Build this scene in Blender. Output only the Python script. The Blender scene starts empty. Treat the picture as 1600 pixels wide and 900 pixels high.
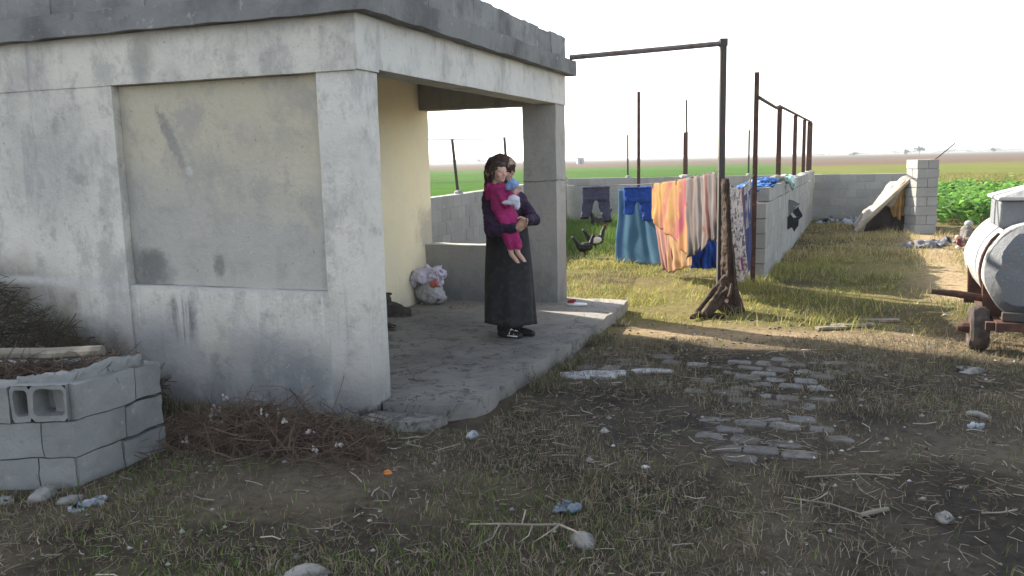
import bpy, bmesh, math, random
import numpy as np
from mathutils import Vector, Matrix, Euler, noise as mnoise
R = math.radians
random.seed(7)
rng = np.random.default_rng(11)

# ------------------------------------------------------------------ scene, camera, sky, sun, exposure
sc = bpy.context.scene
col = sc.collection
cam_d = bpy.data.cameras.new('camera'); cam = bpy.data.objects.new('camera', cam_d); col.objects.link(cam)
cam.matrix_world = Matrix.Translation((0, 0, 1.7)) @ Matrix.Rotation(math.pi/2 - 0.1503, 4, 'X') @ Matrix.Rotation(-0.0222, 4, 'Z')
cam_d.sensor_width = 36; cam_d.lens = 36*1313/1600; cam_d.clip_start = .05; cam_d.clip_end = 9000
sc.camera = cam

SUN_AZ, SUN_EL = R(-47.5), R(29.5)      # azimuth measured from +Y towards +X
to_sun = Vector((math.sin(SUN_AZ)*math.cos(SUN_EL), math.cos(SUN_AZ)*math.cos(SUN_EL), math.sin(SUN_EL)))
w = bpy.data.worlds.new('World'); sc.world = w; w.use_nodes = True
nt = w.node_tree; nt.nodes.clear()
wo = nt.nodes.new('ShaderNodeOutputWorld'); bg = nt.nodes.new('ShaderNodeBackground'); sky = nt.nodes.new('ShaderNodeTexSky')
sky.sky_type = 'NISHITA'; sky.sun_disc = False; sky.sun_elevation = SUN_EL; sky.sun_rotation = SUN_AZ
sky.air_density = 1.0; sky.dust_density = 1.2; sky.ozone_density = 1.0; sky.altitude = 0
bg.inputs['Strength'].default_value = 0.13
hs = nt.nodes.new('ShaderNodeHueSaturation'); hs.inputs['Saturation'].default_value = .48
nt.links.new(sky.outputs[0], hs.inputs['Color']); nt.links.new(hs.outputs[0], bg.inputs[0]); nt.links.new(bg.outputs[0], wo.inputs[0])
sun_d = bpy.data.lights.new('sun', 'SUN'); sun = bpy.data.objects.new('sun', sun_d); col.objects.link(sun)
sun_d.energy = 4.6; sun_d.angle = R(0.6); sun_d.color = (1.0, .93, .80)
sun.rotation_euler = to_sun.to_track_quat('Z', 'Y').to_euler()
sc.view_settings.view_transform = 'Standard'; sc.view_settings.look = 'None'
sc.view_settings.gamma = 1; sc.view_settings.use_curve_mapping = False
sc.view_settings.exposure = 1.82
sc.cycles.volume_bounces = 0; sc.cycles.max_bounces = 8; sc.cycles.transparent_max_bounces = 8

# ------------------------------------------------------------------ helpers: objects
def tag(o, label=None, cat=None, group=None, kind=None):
    if label: o['label'] = label
    if cat: o['category'] = cat
    if group: o['group'] = group
    if kind: o['kind'] = kind
    return o
def empty(name, loc=(0,0,0), rz=0.0, label=None, cat=None, group=None):
    o = bpy.data.objects.new(name, None); col.objects.link(o)
    o.location = loc; o.rotation_euler = (0,0,rz); o.empty_display_size = .1
    return tag(o, label, cat, group)
def link(name, me, m=None, parent=None, loc=None, rz=None, smooth=False):
    if m is not None:
        me.materials.clear()
        for mm in (m if isinstance(m, (list, tuple)) else [m]): me.materials.append(mm)
    if smooth: me.polygons.foreach_set('use_smooth', [True]*len(me.polygons))
    o = bpy.data.objects.new(name, me); col.objects.link(o)
    if parent: o.parent = parent
    if loc is not None: o.location = loc
    if rz is not None: o.rotation_euler = (0,0,rz)
    return o
class MB:
    def __init__(s): s.v=[]; s.f=[]; s.uv=[]
    def add(s, vs, fs, uvs=None):
        k=len(s.v); s.v += [tuple(v) for v in vs]; s.f += [tuple(i+k for i in f) for f in fs]
        s.uv += (uvs if uvs else [(0,0)]*len(vs))
        return s
    def box(s, x0,x1,y0,y1,z0,z1, M=None):
        vs=[Vector(p) for p in ((x0,y0,z0),(x1,y0,z0),(x1,y1,z0),(x0,y1,z0),(x0,y0,z1),(x1,y0,z1),(x1,y1,z1),(x0,y1,z1))]
        if M is not None: vs=[M@v for v in vs]
        return s.add(vs, [(0,3,2,1),(4,5,6,7),(0,1,5,4),(1,2,6,5),(2,3,7,6),(3,0,4,7)])
    def tube(s, pts, rad, n=8, caps=True, flat=1.0):
        pts=[Vector(p) for p in pts]; m=len(pts)
        if not hasattr(rad,'__len__'): rad=[rad]*m
        up=None; vs=[]
        for i,p in enumerate(pts):
            d=(pts[min(i+1,m-1)]-pts[max(i-1,0)])
            if d.length<1e-9: d=Vector((0,0,1))
            d.normalize()
            if up is None:
                up=Vector((0,0,1)) if abs(d.z)<.9 else Vector((1,0,0))
            a=(up-d*up.dot(d)).normalized(); b=d.cross(a); up=a
            for k in range(n):
                t=2*math.pi*k/n
                vs.append(p+(a*math.cos(t)+b*math.sin(t)*flat)*rad[i])
        fs=[(i*n+k, i*n+(k+1)%n, (i+1)*n+(k+1)%n, (i+1)*n+k) for i in range(m-1) for k in range(n)]
        if caps: fs += [tuple(range(n-1,-1,-1)), tuple((m-1)*n+k for k in range(n))]
        return s.add(vs, fs)
    def capsule(s, p0, r0, p1=None, r1=None, n=12):
        p0=Vector(p0)
        if p1 is None: p1=p0+Vector((0,0,1e-3)); r1=r0
        p1=Vector(p1); r1=r0 if r1 is None else r1
        d=(p1-p0).normalized(); pts=[];rs=[]
        for k in range(5):
            a=math.pi/2*(1-k/5.0); pts.append(p0-d*r0*math.sin(a)); rs.append(max(r0*math.cos(a),r0*.05))
        pts.append(p0); rs.append(r0); pts.append(p1); rs.append(r1)
        for k in range(1,6):
            a=math.pi/2*k/5.0; pts.append(p1+d*r1*math.sin(a)); rs.append(max(r1*math.cos(a),r1*.05))
        return s.tube(pts, rs, n)
    def ell(s, c, r, rot=(0,0,0), n=14):
        M=Matrix.Translation(c)@Euler(rot).to_matrix().to_4x4(); vs=[];m=9
        for i in range(m):
            a=math.pi*(i+.15)/(m-.7)
            for k in range(n):
                t=2*math.pi*k/n
                vs.append(M@Vector((r[0]*math.sin(a)*math.cos(t), r[1]*math.sin(a)*math.sin(t), -r[2]*math.cos(a))))
        fs=[(i*n+k,i*n+(k+1)%n,(i+1)*n+(k+1)%n,(i+1)*n+k) for i in range(m-1) for k in range(n)]
        fs += [tuple(range(n-1,-1,-1)), tuple((m-1)*n+k for k in range(n))]
        return s.add(vs, fs)
    def grid(s, fn, nu, nv):
        vs=[];uv=[]
        for j in range(nv+1):
            for i in range(nu+1):
                vs.append(fn(i/nu,j/nv)); uv.append((i/nu,j/nv))
        fs=[(j*(nu+1)+i, j*(nu+1)+i+1, (j+1)*(nu+1)+i+1, (j+1)*(nu+1)+i) for j in range(nv) for i in range(nu)]
        return s.add(vs,fs,uv)
    def loft(s, rings, caps=True):
        n=len(rings[0]); vs=[p for r in rings for p in r]; m=len(rings)
        fs=[(i*n+k,i*n+(k+1)%n,(i+1)*n+(k+1)%n,(i+1)*n+k) for i in range(m-1) for k in range(n)]
        if caps: fs += [tuple(range(n-1,-1,-1)), tuple((m-1)*n+k for k in range(n))]
        return s.add(vs,fs)
    def mesh(s, name):
        me=bpy.data.meshes.new(name); me.from_pydata(s.v,[],s.f); me.update()
        if any(u!=(0,0) for u in s.uv):
            l=me.uv_layers.new(name='UVMap')
            idx=np.empty(len(me.loops),dtype=np.int32); me.loops.foreach_get('vertex_index',idx)
            l.data.foreach_set('uv', np.array(s.uv,dtype=np.float32)[idx].ravel())
        return me
    def build(s, name, m, parent=None, smooth=False, bevel=0, loc=None, rz=None, sub=0, rough=0, rscale=6, seed=0):
        me=s.mesh(name)
        if bevel or sub or rough:
            bm=bmesh.new(); bm.from_mesh(me); bmesh.ops.recalc_face_normals(bm,faces=bm.faces)
            if sub:
                for _ in range(12):
                    es=[e for e in bm.edges if e.calc_length()>sub*1.5]
                    if not es: break
                    bmesh.ops.subdivide_edges(bm,edges=es,cuts=1,use_grid_fill=True)
                bmesh.ops.triangulate(bm,faces=[f for f in bm.faces if len(f.verts)>4])
            if bevel and not sub: bmesh.ops.bevel(bm,geom=bm.edges[:],offset=bevel,segments=2 if bevel>.004 else 1,profile=.5,affect='EDGES')
            if rough:
                for v in bm.verts:
                    q=v.co*rscale+Vector((seed,seed*1.7,0))
                    v.co += mnoise.noise_vector(q)*rough
            bm.to_mesh(me); bm.free()
        return link(name, me, m, parent, loc, rz, smooth)
def blob(name, mb, voxel, m, parent=None, it=4, disp=0, dscale=12, loc=None, rz=None, seed=0, squash=None):
    """grow ONE continuous surface from overlapping shapes"""
    me=mb.mesh(name); o=bpy.data.objects.new(name,me); col.objects.link(o)
    r=o.modifiers.new('r','REMESH'); r.mode='VOXEL'; r.voxel_size=voxel
    if it: s_=o.modifiers.new('s','SMOOTH'); s_.iterations=it; s_.factor=.5
    dg=bpy.context.evaluated_depsgraph_get(); me2=bpy.data.meshes.new_from_object(o.evaluated_get(dg))
    bpy.data.objects.remove(o); bpy.data.meshes.remove(me); me2.name=name
    if disp:
        for v in me2.vertices:
            q=v.co*dscale+Vector((seed*3.1,seed,0))
            n=v.normal
            v.co += n*(mnoise.noise(q)*disp - abs(mnoise.noise(q*1.9+Vector((9,0,0))))*disp*.9)
    return link(name, me2, m, parent, loc, rz, True)

# ------------------------------------------------------------------ helpers: materials
class NT:
    def __init__(s, name):
        s.m=bpy.data.materials.new(name); s.m.use_nodes=True; s.t=s.m.node_tree; s.t.nodes.clear()
        s.out=s.n('ShaderNodeOutputMaterial'); s.b=s.n('ShaderNodeBsdfPrincipled'); s.L(s.b.outputs[0], s.out.inputs[0])
        s.b.inputs['Roughness'].default_value=.9; s.b.inputs['Specular IOR Level'].default_value=.25
        s.h=None
    def n(s,t): return s.t.nodes.new(t)
    def L(s,a,b): s.t.links.new(a,b)
    def put(s,sock,v):
        if hasattr(v,'is_linked') or hasattr(v,'links'): s.L(v,sock)
        elif isinstance(v,(tuple,list)) and len(v)==3 and sock.type=='RGBA': sock.default_value=(*v,1)
        else: sock.default_value=v
    def obj(s): return s.n('ShaderNodeTexCoord').outputs['Object']
    def uv(s): return s.n('ShaderNodeTexCoord').outputs['UV']
    def pos(s): return s.n('ShaderNodeNewGeometry').outputs['Position']
    def island(s): return s.n('ShaderNodeNewGeometry').outputs['Random Per Island']
    def attr(s,a): x=s.n('ShaderNodeAttribute'); x.attribute_name=a; return x.outputs['Color']
    def noise(s,vec,scale,detail=5,rough=.55,dist=0):
        x=s.n('ShaderNodeTexNoise'); s.L(vec,x.inputs['Vector']); x.inputs['Scale'].default_value=scale
        x.inputs['Detail'].default_value=detail; x.inputs['Roughness'].default_value=rough; x.inputs['Distortion'].default_value=dist
        return x.outputs['Fac']
    def math(s,op,a,b=0.0,c=None):
        x=s.n('ShaderNodeMath'); x.operation=op; s.put(x.inputs[0],a); s.put(x.inputs[1],b)
        if c is not None: s.put(x.inputs[2],c)
        return x.outputs[0]
    def ramp(s,f,lo,hi,a=0.0,b=1.0):
        x=s.n('ShaderNodeMapRange'); x.interpolation_type='SMOOTHSTEP'; s.put(x.inputs[0],f)
        x.inputs[1].default_value=lo; x.inputs[2].default_value=hi; x.inputs[3].default_value=a; x.inputs[4].default_value=b
        return x.outputs[0]
    def mix(s,f,a,b,mode='MIX'):
        x=s.n('ShaderNodeMix'); x.data_type='RGBA'; x.blend_type=mode
        s.put(x.inputs[0],f); s.put(x.inputs[6],a); s.put(x.inputs[7],b); return x.outputs[2]
    def sep(s,v): x=s.n('ShaderNodeSeparateXYZ'); s.L(v,x.inputs[0]); return x.outputs
    def comb(s,a,b,c): x=s.n('ShaderNodeCombineXYZ'); s.put(x.inputs[0],a); s.put(x.inputs[1],b); s.put(x.inputs[2],c); return x.outputs[0]
    def scalev(s,v,sc_): x=s.n('ShaderNodeMapping'); s.L(v,x.inputs[0]); x.inputs['Scale'].default_value=sc_; return x.outputs[0]
    def spot(s,X,Z,cx,cz,rx,rz,nz,edge=.5,ang=0.0,wob=.9):
        """an irregular mark on a surface, centred at (cx,cz)"""
        dx=s.math('SUBTRACT',X,cx); dz=s.math('SUBTRACT',Z,cz)
        if ang:
            ca,sa=math.cos(ang),math.sin(ang)
            u=s.math('ADD',s.math('MULTIPLY',dx,ca),s.math('MULTIPLY',dz,sa)); v=s.math('SUBTRACT',s.math('MULTIPLY',dz,ca),s.math('MULTIPLY',dx,sa)); dx,dz=u,v
        a=s.math('DIVIDE',dx,rx); b=s.math('DIVIDE',dz,rz)
        d=s.math('SQRT',s.math('ADD',s.math('MULTIPLY',a,a),s.math('MULTIPLY',b,b)))
        d=s.math('ADD',d,s.math('MULTIPLY',s.math('SUBTRACT',nz,.5),wob*2))
        return s.ramp(d,1.0+edge*.5,1.0-edge)
    def col(s,c): s.put(s.b.inputs['Base Color'],c)
    def bump(s,h,dist=.01,strength=1.0):
        x=s.n('ShaderNodeBump'); x.inputs['Distance'].default_value=dist; x.inputs['Strength'].default_value=strength
        s.put(x.inputs['Height'],h)
        if s.h is not None: s.L(s.h,x.inputs['Normal'])
        s.h=x.outputs[0]; s.L(s.h,s.b.inputs['Normal'])
    def rough(s,r): s.put(s.b.inputs['Roughness'],r)
    def transl(s,f,c):
        t=s.n('ShaderNodeBsdfTranslucent'); s.put(t.inputs[0],c); x=s.n('ShaderNodeMixShader'); x.inputs[0].default_value=f
        s.L(s.b.outputs[0],x.inputs[1]); s.L(t.outputs[0],x.inputs[2]); s.L(x.outputs[0],s.out.inputs[0])
def mat(name, base, vary=(), rough=.88, bump=(), metallic=0, spec=.25, isl=None, transl=0):
    """vary: (scale, colour, lo, hi[, detail]);  bump: (scale, dist);  isl: second colour mixed per island"""
    k=NT(name); v=k.obj(); c=base
    if isl: c=k.mix(k.island(),base,isl)
    for q in vary:
        c=k.mix(k.ramp(k.noise(v,q[0],q[4] if len(q)>4 else 6),q[2],q[3]),c,q[1])
    k.col(c); k.rough(rough); k.b.inputs['Metallic'].default_value=metallic; k.b.inputs['Specular IOR Level'].default_value=spec
    for s_,d in bump: k.bump(k.noise(v,s_,8,.6),d)
    if transl: k.transl(transl,c)
    return k.m
M={}
# weathered plaster of the house (object space of the house: x right along the front, y into the house, z up)
def plaster(name, kind):
    k=NT(name); v=k.obj(); X,Y,Z=k.sep(v)
    n1=k.noise(v,1.3,8,.6); n2=k.noise(v,4.5,8,.65); n3=k.noise(v,22,6,.6); n4=k.noise(v,70,4,.6)
    base=(.56,.53,.475) if kind!='inner' else (.74,.66,.45)
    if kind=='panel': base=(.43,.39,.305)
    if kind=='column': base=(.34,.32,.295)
    c=base
    if kind=='inner':
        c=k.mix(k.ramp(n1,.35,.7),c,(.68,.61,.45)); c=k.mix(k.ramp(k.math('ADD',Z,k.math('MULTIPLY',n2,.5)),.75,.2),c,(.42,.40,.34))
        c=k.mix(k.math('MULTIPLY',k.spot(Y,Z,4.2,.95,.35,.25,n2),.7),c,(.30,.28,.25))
        c=k.mix(k.ramp(n3,.60,.75,0,.35),c,(.45,.41,.32))
    elif kind=='panel':
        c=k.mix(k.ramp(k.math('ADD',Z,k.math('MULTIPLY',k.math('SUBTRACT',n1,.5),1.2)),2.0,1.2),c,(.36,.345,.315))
        c=k.mix(k.ramp(n2,.45,.72,0,.55),c,(.27,.255,.23))
        c=k.mix(k.ramp(n1,.5,.7,0,.55),c,(.46,.425,.345))
        c=k.mix(k.math('MULTIPLY',k.spot(X,Z,-1.53,1.90,.045,.24,n3,.5,.45),.75),c,(.17,.165,.16))
        c=k.mix(k.math('MULTIPLY',k.spot(X,Z,-1.40,1.68,.035,.04,n3),.7),c,(.5,.48,.44))
        c=k.mix(k.math('MULTIPLY',k.spot(X,Z,-1.86,.97,.24,.16,n2),.85),c,(.12,.12,.115))
        c=k.mix(k.math('MULTIPLY',k.spot(X,Z,-1.2,1.02,.05,.09,n3),.7),c,(.14,.135,.13))
    else:
        c=k.mix(k.ramp(n1,.42,.72,0,.75),c,(.30,.29,.27))
        c=k.mix(k.ramp(n2,.52,.72,0,.75),c,(.21,.203,.19))
        c=k.mix(k.ramp(n2,.40,.22,0,.8),c,(.50,.49,.46))
        c=k.mix(k.ramp(n3,.56,.74,0,.5),c,(.33,.33,.33))
        # grime and damp rising from the ground, lichen-grey belt
        zz=k.math('ADD',Z,k.math('MULTIPLY',k.math('SUBTRACT',n1,.5),.9))
        c=k.mix(k.ramp(zz,1.0,.12,0,.62),c,(.17,.175,.185)); c=k.mix(k.ramp(zz,.42,.0,0,.65),c,(.09,.095,.105))
        c=k.mix(k.ramp(k.math('ADD',Z,k.math('MULTIPLY',n2,.5)),.55,.25,0,.5),c,(.18,.18,.175))
        # run-down streaks
        st=k.noise(k.scalev(v,(16,16,.9)),1.0,5,.6)
        c=k.mix(k.math('MULTIPLY',k.ramp(st,.56,.72),k.ramp(n1,.40,.6,0,.6)),c,(.24,.24,.24))
        if kind=='front':
            c=k.mix(k.math('MULTIPLY',k.spot(X,Z,-1.66,2.47,.11,.22,n2,.6),.55),c,(.26,.23,.19))
            c=k.mix(k.math('MULTIPLY',k.spot(X,Z,-1.70,2.34,.07,.12,n3,.6),.5),c,(.25,.27,.27))
            c=k.mix(k.math('MULTIPLY',k.math('MULTIPLY',k.spot(X,Z,-1.51,.63,.13,.19,n2,.5),k.ramp(st,.40,.55)),.9),c,(.09,.09,.09))
            c=k.mix(k.math('MULTIPLY',k.spot(X,Z,-.2,.24,.17,.24,n2,.6),.6),c,(.34,.36,.355))
            c=k.mix(k.math('MULTIPLY',k.spot(X,Z,-.75,.34,.55,.22,n1,.9),.6),c,(.11,.12,.135))
            c=k.mix(k.math('MULTIPLY',k.spot(X,Z,-1.75,.45,.35,.25,n1,.9),.6),c,(.13,.135,.15))
            dr=k.noise(k.scalev(v,(26,26,.7)),1.0,3,.6); c=k.mix(k.math('MULTIPLY',k.math('MULTIPLY',k.ramp(dr,.60,.70),k.ramp(Z,.45,.80)),k.math('MULTIPLY',k.ramp(Z,.92,.86),.75)),c,(.56,.55,.52))
            c=k.mix(k.math('MULTIPLY',k.spot(X,Z,-2.6,1.7,.5,.5,n1,.9),.5),c,(.30,.30,.30))
            c=k.mix(k.math('MULTIPLY',k.spot(X,Z,-.16,1.6,.12,.45,n2,.8),.6),c,(.27,.275,.28))
            c=k.mix(k.math('MULTIPLY',k.spot(X,Z,-1.22,.52,.14,.22,n2,.9),.55),c,(.42,.38,.31))
            c=k.mix(k.math('MULTIPLY',k.spot(X,Z,-3.1,.62,.75,.42,n1,.7),.8),c,(.10,.085,.06))
            c=k.mix(k.math('MULTIPLY',k.spot(X,Z,-2.35,.35,.45,.26,n2,.7),.8),c,(.09,.08,.065))
            c=k.mix(k.math('MULTIPLY',k.ramp(Z,.83,.875),k.ramp(Z,.93,.89)),c,(.44,.43,.41))
            # darker along the joint under the roof
            c=k.mix(k.ramp(k.math('SUBTRACT',Z,k.math('MULTIPLY',n2,.16)),2.44,2.56,0,.55),c,(.21,.20,.18))
        if kind=='side':
            c=k.mix(k.ramp(Z,1.2,2.3,0,.55),c,(.56,.55,.53))  # paler upwards: light from the sunny yard put into the colour
        if kind=='column':
            c=k.mix(k.math('MULTIPLY',k.spot(X,Z,-.2,.35,.3,.14,n2),.6),c,(.16,.155,.15))
            z0=k.math('ABSOLUTE',k.math('SUBTRACT',Z,k.math('ADD',1.47,k.math('MULTIPLY',k.math('SUBTRACT',n2,.5),.10))))
            c=k.mix(k.ramp(z0,.012,.004,0,.85),c,(.10,.095,.09))
    if kind in ('front','side','panel','column'):
        pk=k.noise(v,30,3,.8); c=k.mix(k.ramp(pk,.66,.72,0,.7),c,(.14,.14,.14)); c=k.mix(k.ramp(pk,.34,.28,0,.6),c,(.55,.54,.52))
        bl=k.noise(k.scalev(v,(1,1,.6)),2.6,9,.75); c=k.mix(k.ramp(bl,.48,.62,0,.6),c,(.28,.272,.258)); k.bump(bl,.02)
    if kind in ('front','side'):
        c=k.mix(k.math('MULTIPLY',k.spot(X,Z,-.03,.04,.10,.07,n3,.4),.9),c,(.04,.04,.04))
    c=k.mix(k.ramp(n4,.62,.8,0,.4),c,(.2,.2,.2))
    k.col(c); k.rough(.93); k.bump(n2,.012); k.bump(n3,.006); k.bump(n4,.0025)
    return k.m
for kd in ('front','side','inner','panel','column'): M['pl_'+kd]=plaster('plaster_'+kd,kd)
def concrete(name, base, dark, pale, sc_=1.0, isl=.25):
    k=NT(name); v=k.obj(); n1=k.noise(v,1.1*sc_,7,.6); n2=k.noise(v,6*sc_,8,.65); n3=k.noise(v,45*sc_,6,.7)
    c=k.mix(k.math('MULTIPLY',k.island(),isl),base,dark)
    c=k.mix(k.ramp(n1,.42,.7,0,.8),c,dark); c=k.mix(k.ramp(n2,.58,.75,0,.7),c,dark); c=k.mix(k.ramp(n2,.42,.25,0,.7),c,pale)
    c=k.mix(k.ramp(n3,.6,.75,0,.5),c,dark)
    n5=k.noise(v,26*sc_,3,.8); c=k.mix(k.ramp(n5,.66,.72,0,.75),c,tuple(q*.35 for q in base)); k.col(c); k.bump(n5,.006); k.bump(n2,.008); k.bump(n3,.004); k.rough(.95); return k.m
M['roof']=concrete('roof_concrete',(.25,.25,.245),(.075,.075,.077),(.42,.41,.39),1.6,.4)
M['block']=concrete('block_concrete',(.30,.29,.27),(.20,.195,.185),(.39,.38,.355),1.2,.5)
M['block2']=concrete('block_concrete_near',(.235,.24,.235),(.11,.115,.115),(.34,.34,.33),2.0,.45)
M['mortar']=mat('mortar',(.29,.28,.26),[(9,(.19,.185,.175),.45,.7)],bump=[(40,.004)])
def porch_m():
    k=NT('porch_screed'); v=k.obj(); X,Y,Z=k.sep(v); n1=k.noise(v,1.6,8,.65); n2=k.noise(v,7,8,.65,.6); n3=k.noise(v,40,6,.7)
    c=k.mix(k.ramp(n1,.35,.65),(.12,.115,.11),(.19,.18,.165)); c=k.mix(k.ramp(n2,.52,.66,0,.8),c,(.055,.053,.052))
    c=k.mix(k.ramp(n2,.36,.24,0,.8),c,(.26,.25,.235))
    c=k.mix(k.ramp(Y,2.6,4.2,0,.7),c,(.30,.275,.24)); c=k.mix(k.ramp(n3,.58,.75,0,.6),c,(.06,.057,.055))
    ck=k.math('ABSOLUTE',k.math('SUBTRACT',k.noise(v,1.7,4,.6,1.2),.5)); c=k.mix(k.ramp(ck,.008,.002,0,.9),c,(.035,.034,.033))
    k.col(c); k.rough(.9); k.bump(n2,.012); k.bump(n3,.004); return k.m
M['porch']=porch_m()
M['rust']=mat('rusty_iron',(.055,.028,.022),[(14,(.12,.05,.03),.45,.7),(60,(.03,.02,.018),.55,.7)],rough=.75,bump=[(50,.002)])
M['iron']=mat('dark_iron',(.05,.045,.042),[(20,(.09,.05,.035),.5,.75)],rough=.7,bump=[(60,.0015)])
M['pipe']=mat('grey_pipe',(.14,.12,.11),[(18,(.10,.055,.04),.45,.7)],rough=.6,bump=[(60,.001)])
M['galv']=mat('galvanised_sheet',(.38,.37,.35),[(3,(.32,.31,.30),.42,.66),(9,(.24,.19,.15),.58,.72),(40,(.16,.11,.085),.62,.74)],rough=.62,metallic=.25,bump=[(4,.03),(12,.008),(60,.0015)])
M['galvend']=mat('tank_end_sheet',(.145,.15,.16),[(4,(.14,.145,.155),.4,.66),(14,(.17,.13,.105),.60,.72),(50,(.27,.27,.275),.6,.75)],rough=.75,metallic=.1,bump=[(5,.02),(50,.003)])
M['rubber']=mat('old_rubber',(.045,.036,.032),[(12,(.10,.08,.065),.45,.7)],bump=[(30,.004)])
M['wood']=mat('weathered_wood',(.36,.30,.22),[(5,(.22,.18,.13),.45,.7),(40,(.16,.13,.10),.58,.72)],bump=[(40,.003)])
M['paleWood']=mat('pale_wood',(.17,.15,.122),[(7,(.34,.29,.22),.5,.72),(45,(.22,.18,.14),.6,.75)],bump=[(40,.003)])
M['twig']=mat('dry_twigs',(.055,.045,.028),rough=.9,isl=(.028,.024,.016))
M['stalk']=mat('cotton_stalks',(.040,.026,.021),rough=.9,isl=(.12,.085,.06))
M['cotton']=mat('cotton_tuft',(.36,.34,.31),[(60,(.20,.18,.16),.45,.65)])
M['stone']=mat('field_stone',(.22,.215,.20),[(9,(.09,.088,.08),.40,.65),(50,(.22,.215,.20),.6,.75)],bump=[(25,.006)])
M['skin']=mat('skin',(.42,.25,.18),[(30,(.36,.20,.15),.5,.7)],rough=.6)
M['childskin']=mat('child_skin',(.50,.31,.24),[(30,(.46,.25,.20),.5,.7)],rough=.6)
M['hair']=mat('dark_hair',(.030,.020,.016),[(80,(.06,.042,.03),.45,.65)],rough=.55,bump=[(120,.004)])
M['eye']=mat('dark_eye',(.012,.01,.009),rough=.3)
M['lip']=mat('lips',(.33,.13,.11),rough=.6)
M['magenta']=mat('magenta_fleece',(.34,.022,.135),[(18,(.24,.016,.09),.4,.7)],bump=[(90,.002),(14,.01)])
M['purple']=mat('dark_purple_knit',(.030,.014,.040),[(20,(.018,.011,.024),.4,.7)],bump=[(150,.002),(10,.012)])
M['skirt']=mat('black_mottled_cloth',(.017,.017,.019),[(22,(.040,.040,.040),.45,.75),(6,(.028,.028,.03),.5,.7)],bump=[(60,.002)])
M['black']=mat('black_cloth',(.012,.012,.014),bump=[(60,.002)])
M['scarf']=mat('patterned_scarf',(.040,.022,.020),[(11,(.34,.26,.17),.54,.62,2),(22,(.13,.025,.04),.60,.70,1)],bump=[(30,.004)])
M['shoe']=mat('black_shoe',(.02,.018,.018),rough=.5)
M['whitepl']=mat('white_plastic',(.72,.72,.72),[(8,(.55,.55,.56),.5,.7)],rough=.5)
M['ltblue']=mat('light_blue_plush',(.20,.28,.50),[(40,(.26,.35,.55),.5,.7)],bump=[(80,.003)])
M['greyplush']=mat('pale_grey_plush',(.52,.52,.60),[(40,(.45,.45,.52),.5,.7)],bump=[(80,.003)])
M['sackgrey']=mat('grey_sack',(.36,.36,.37),[(8,(.22,.21,.21),.45,.7),(30,(.46,.46,.48),.6,.7)],rough=.6,bump=[(12,.02)])
M['sackwhite']=mat('lilac_white_sack',(.52,.48,.58),[(9,(.36,.33,.43),.5,.7)],rough=.55,bump=[(12,.02)])
M['sackred']=mat('red_print',(.45,.12,.09),[(14,(.55,.35,.32),.5,.6)],rough=.6)
M['boot']=mat('muddy_boot',(.040,.036,.034),[(15,(.085,.075,.065),.45,.7)],rough=.8,bump=[(40,.004)])
M['redslip']=mat('dark_red_rubber',(.22,.02,.03),rough=.6)
M['feather']=mat('black_feathers',(.012,.011,.011),[(30,(.03,.026,.022),.5,.7)],rough=.6,bump=[(50,.006)])
M['featherw']=mat('white_feathers',(.6,.58,.54),bump=[(50,.006)])
M['comb']=mat('red_comb',(.35,.03,.03))
M['burlap']=mat('brown_sackcloth',(.062,.040,.028),[(6,(.036,.024,.018),.40,.62),(60,(.16,.11,.075),.58,.72)],bump=[(130,.002),(9,.02)],transl=.12)
M['tarp']=mat('blue_tarp',(.022,.09,.27),[(10,(.035,.14,.36),.5,.7)],rough=.5,bump=[(14,.02)])
M['teal']=mat('teal_bag',(.38,.58,.55),[(12,(.60,.68,.66),.5,.6),(20,(.12,.20,.35),.64,.70)],rough=.5,bump=[(15,.02)])
M['blackpl']=mat('black_plastic',(.013,.013,.017),rough=.6,bump=[(12,.02)])
M['greyrag']=mat('grey_rag',(.14,.14,.15),[(12,(.24,.23,.23),.5,.7)],bump=[(20,.015)])
M['canvas']=mat('pale_canvas',(.46,.42,.36),[(3,(.22,.20,.18),.42,.60),(20,(.56,.53,.47),.6,.7)],bump=[(10,.03)],transl=.06)
M['hemcloth']=mat('dirty_hem',(.20,.155,.11),[(8,(.12,.09,.065),.45,.65),(30,(.28,.23,.17),.6,.72)],bump=[(14,.02)])
M['inner_shade']=mat('inner_shade_brown',(.030,.019,.015),[(6,(.05,.03,.022),.45,.7)],bump=[(20,.01)])  # near-black brown that paints the shade inside the lean-to
M['tentcanvas']=mat('dirty_tent_canvas',(.44,.40,.34),[(2.2,(.20,.17,.14),.42,.60),(12,(.30,.24,.18),.52,.66),(30,(.52,.49,.43),.62,.72)],bump=[(7,.05),(22,.012)])
M['ochre']=mat('ochre_rag',(.50,.31,.10),[(7,(.32,.18,.06),.45,.65),(25,(.62,.46,.20),.6,.7)],bump=[(14,.02)],transl=.3)
M['clearblue']=mat('blue_plastic_scrap',(.30,.42,.62),rough=.4)
M['plblue']=mat('blue_grey_plastic_scrap',(.11,.14,.17),[(20,(.19,.22,.25),.5,.7)],rough=.5,bump=[(20,.01)])
M['plwhite']=mat('white_plastic_scraps',(.32,.34,.36),[(14,(.16,.19,.24),.5,.65)],rough=.5,bump=[(14,.02)])
M['orangepeel']=mat('orange_peel',(.55,.20,.05),rough=.7)
M['greyjacket']=mat('grey_jacket',(.15,.135,.12),[(20,(.10,.09,.08),.45,.7)],bump=[(40,.006)])
M['maroon']=mat('maroon_trousers',(.13,.035,.04),bump=[(40,.005)])
M['whitecap']=mat('pale_knit_cap',(.30,.32,.31),bump=[(60,.004)])
M['bark']=mat('bark',(.10,.08,.065),bump=[(20,.01)])
M['leafdark']=mat('tree_leaves',(.05,.06,.045),rough=.9,isl=(.09,.10,.075),transl=.2)
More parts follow.
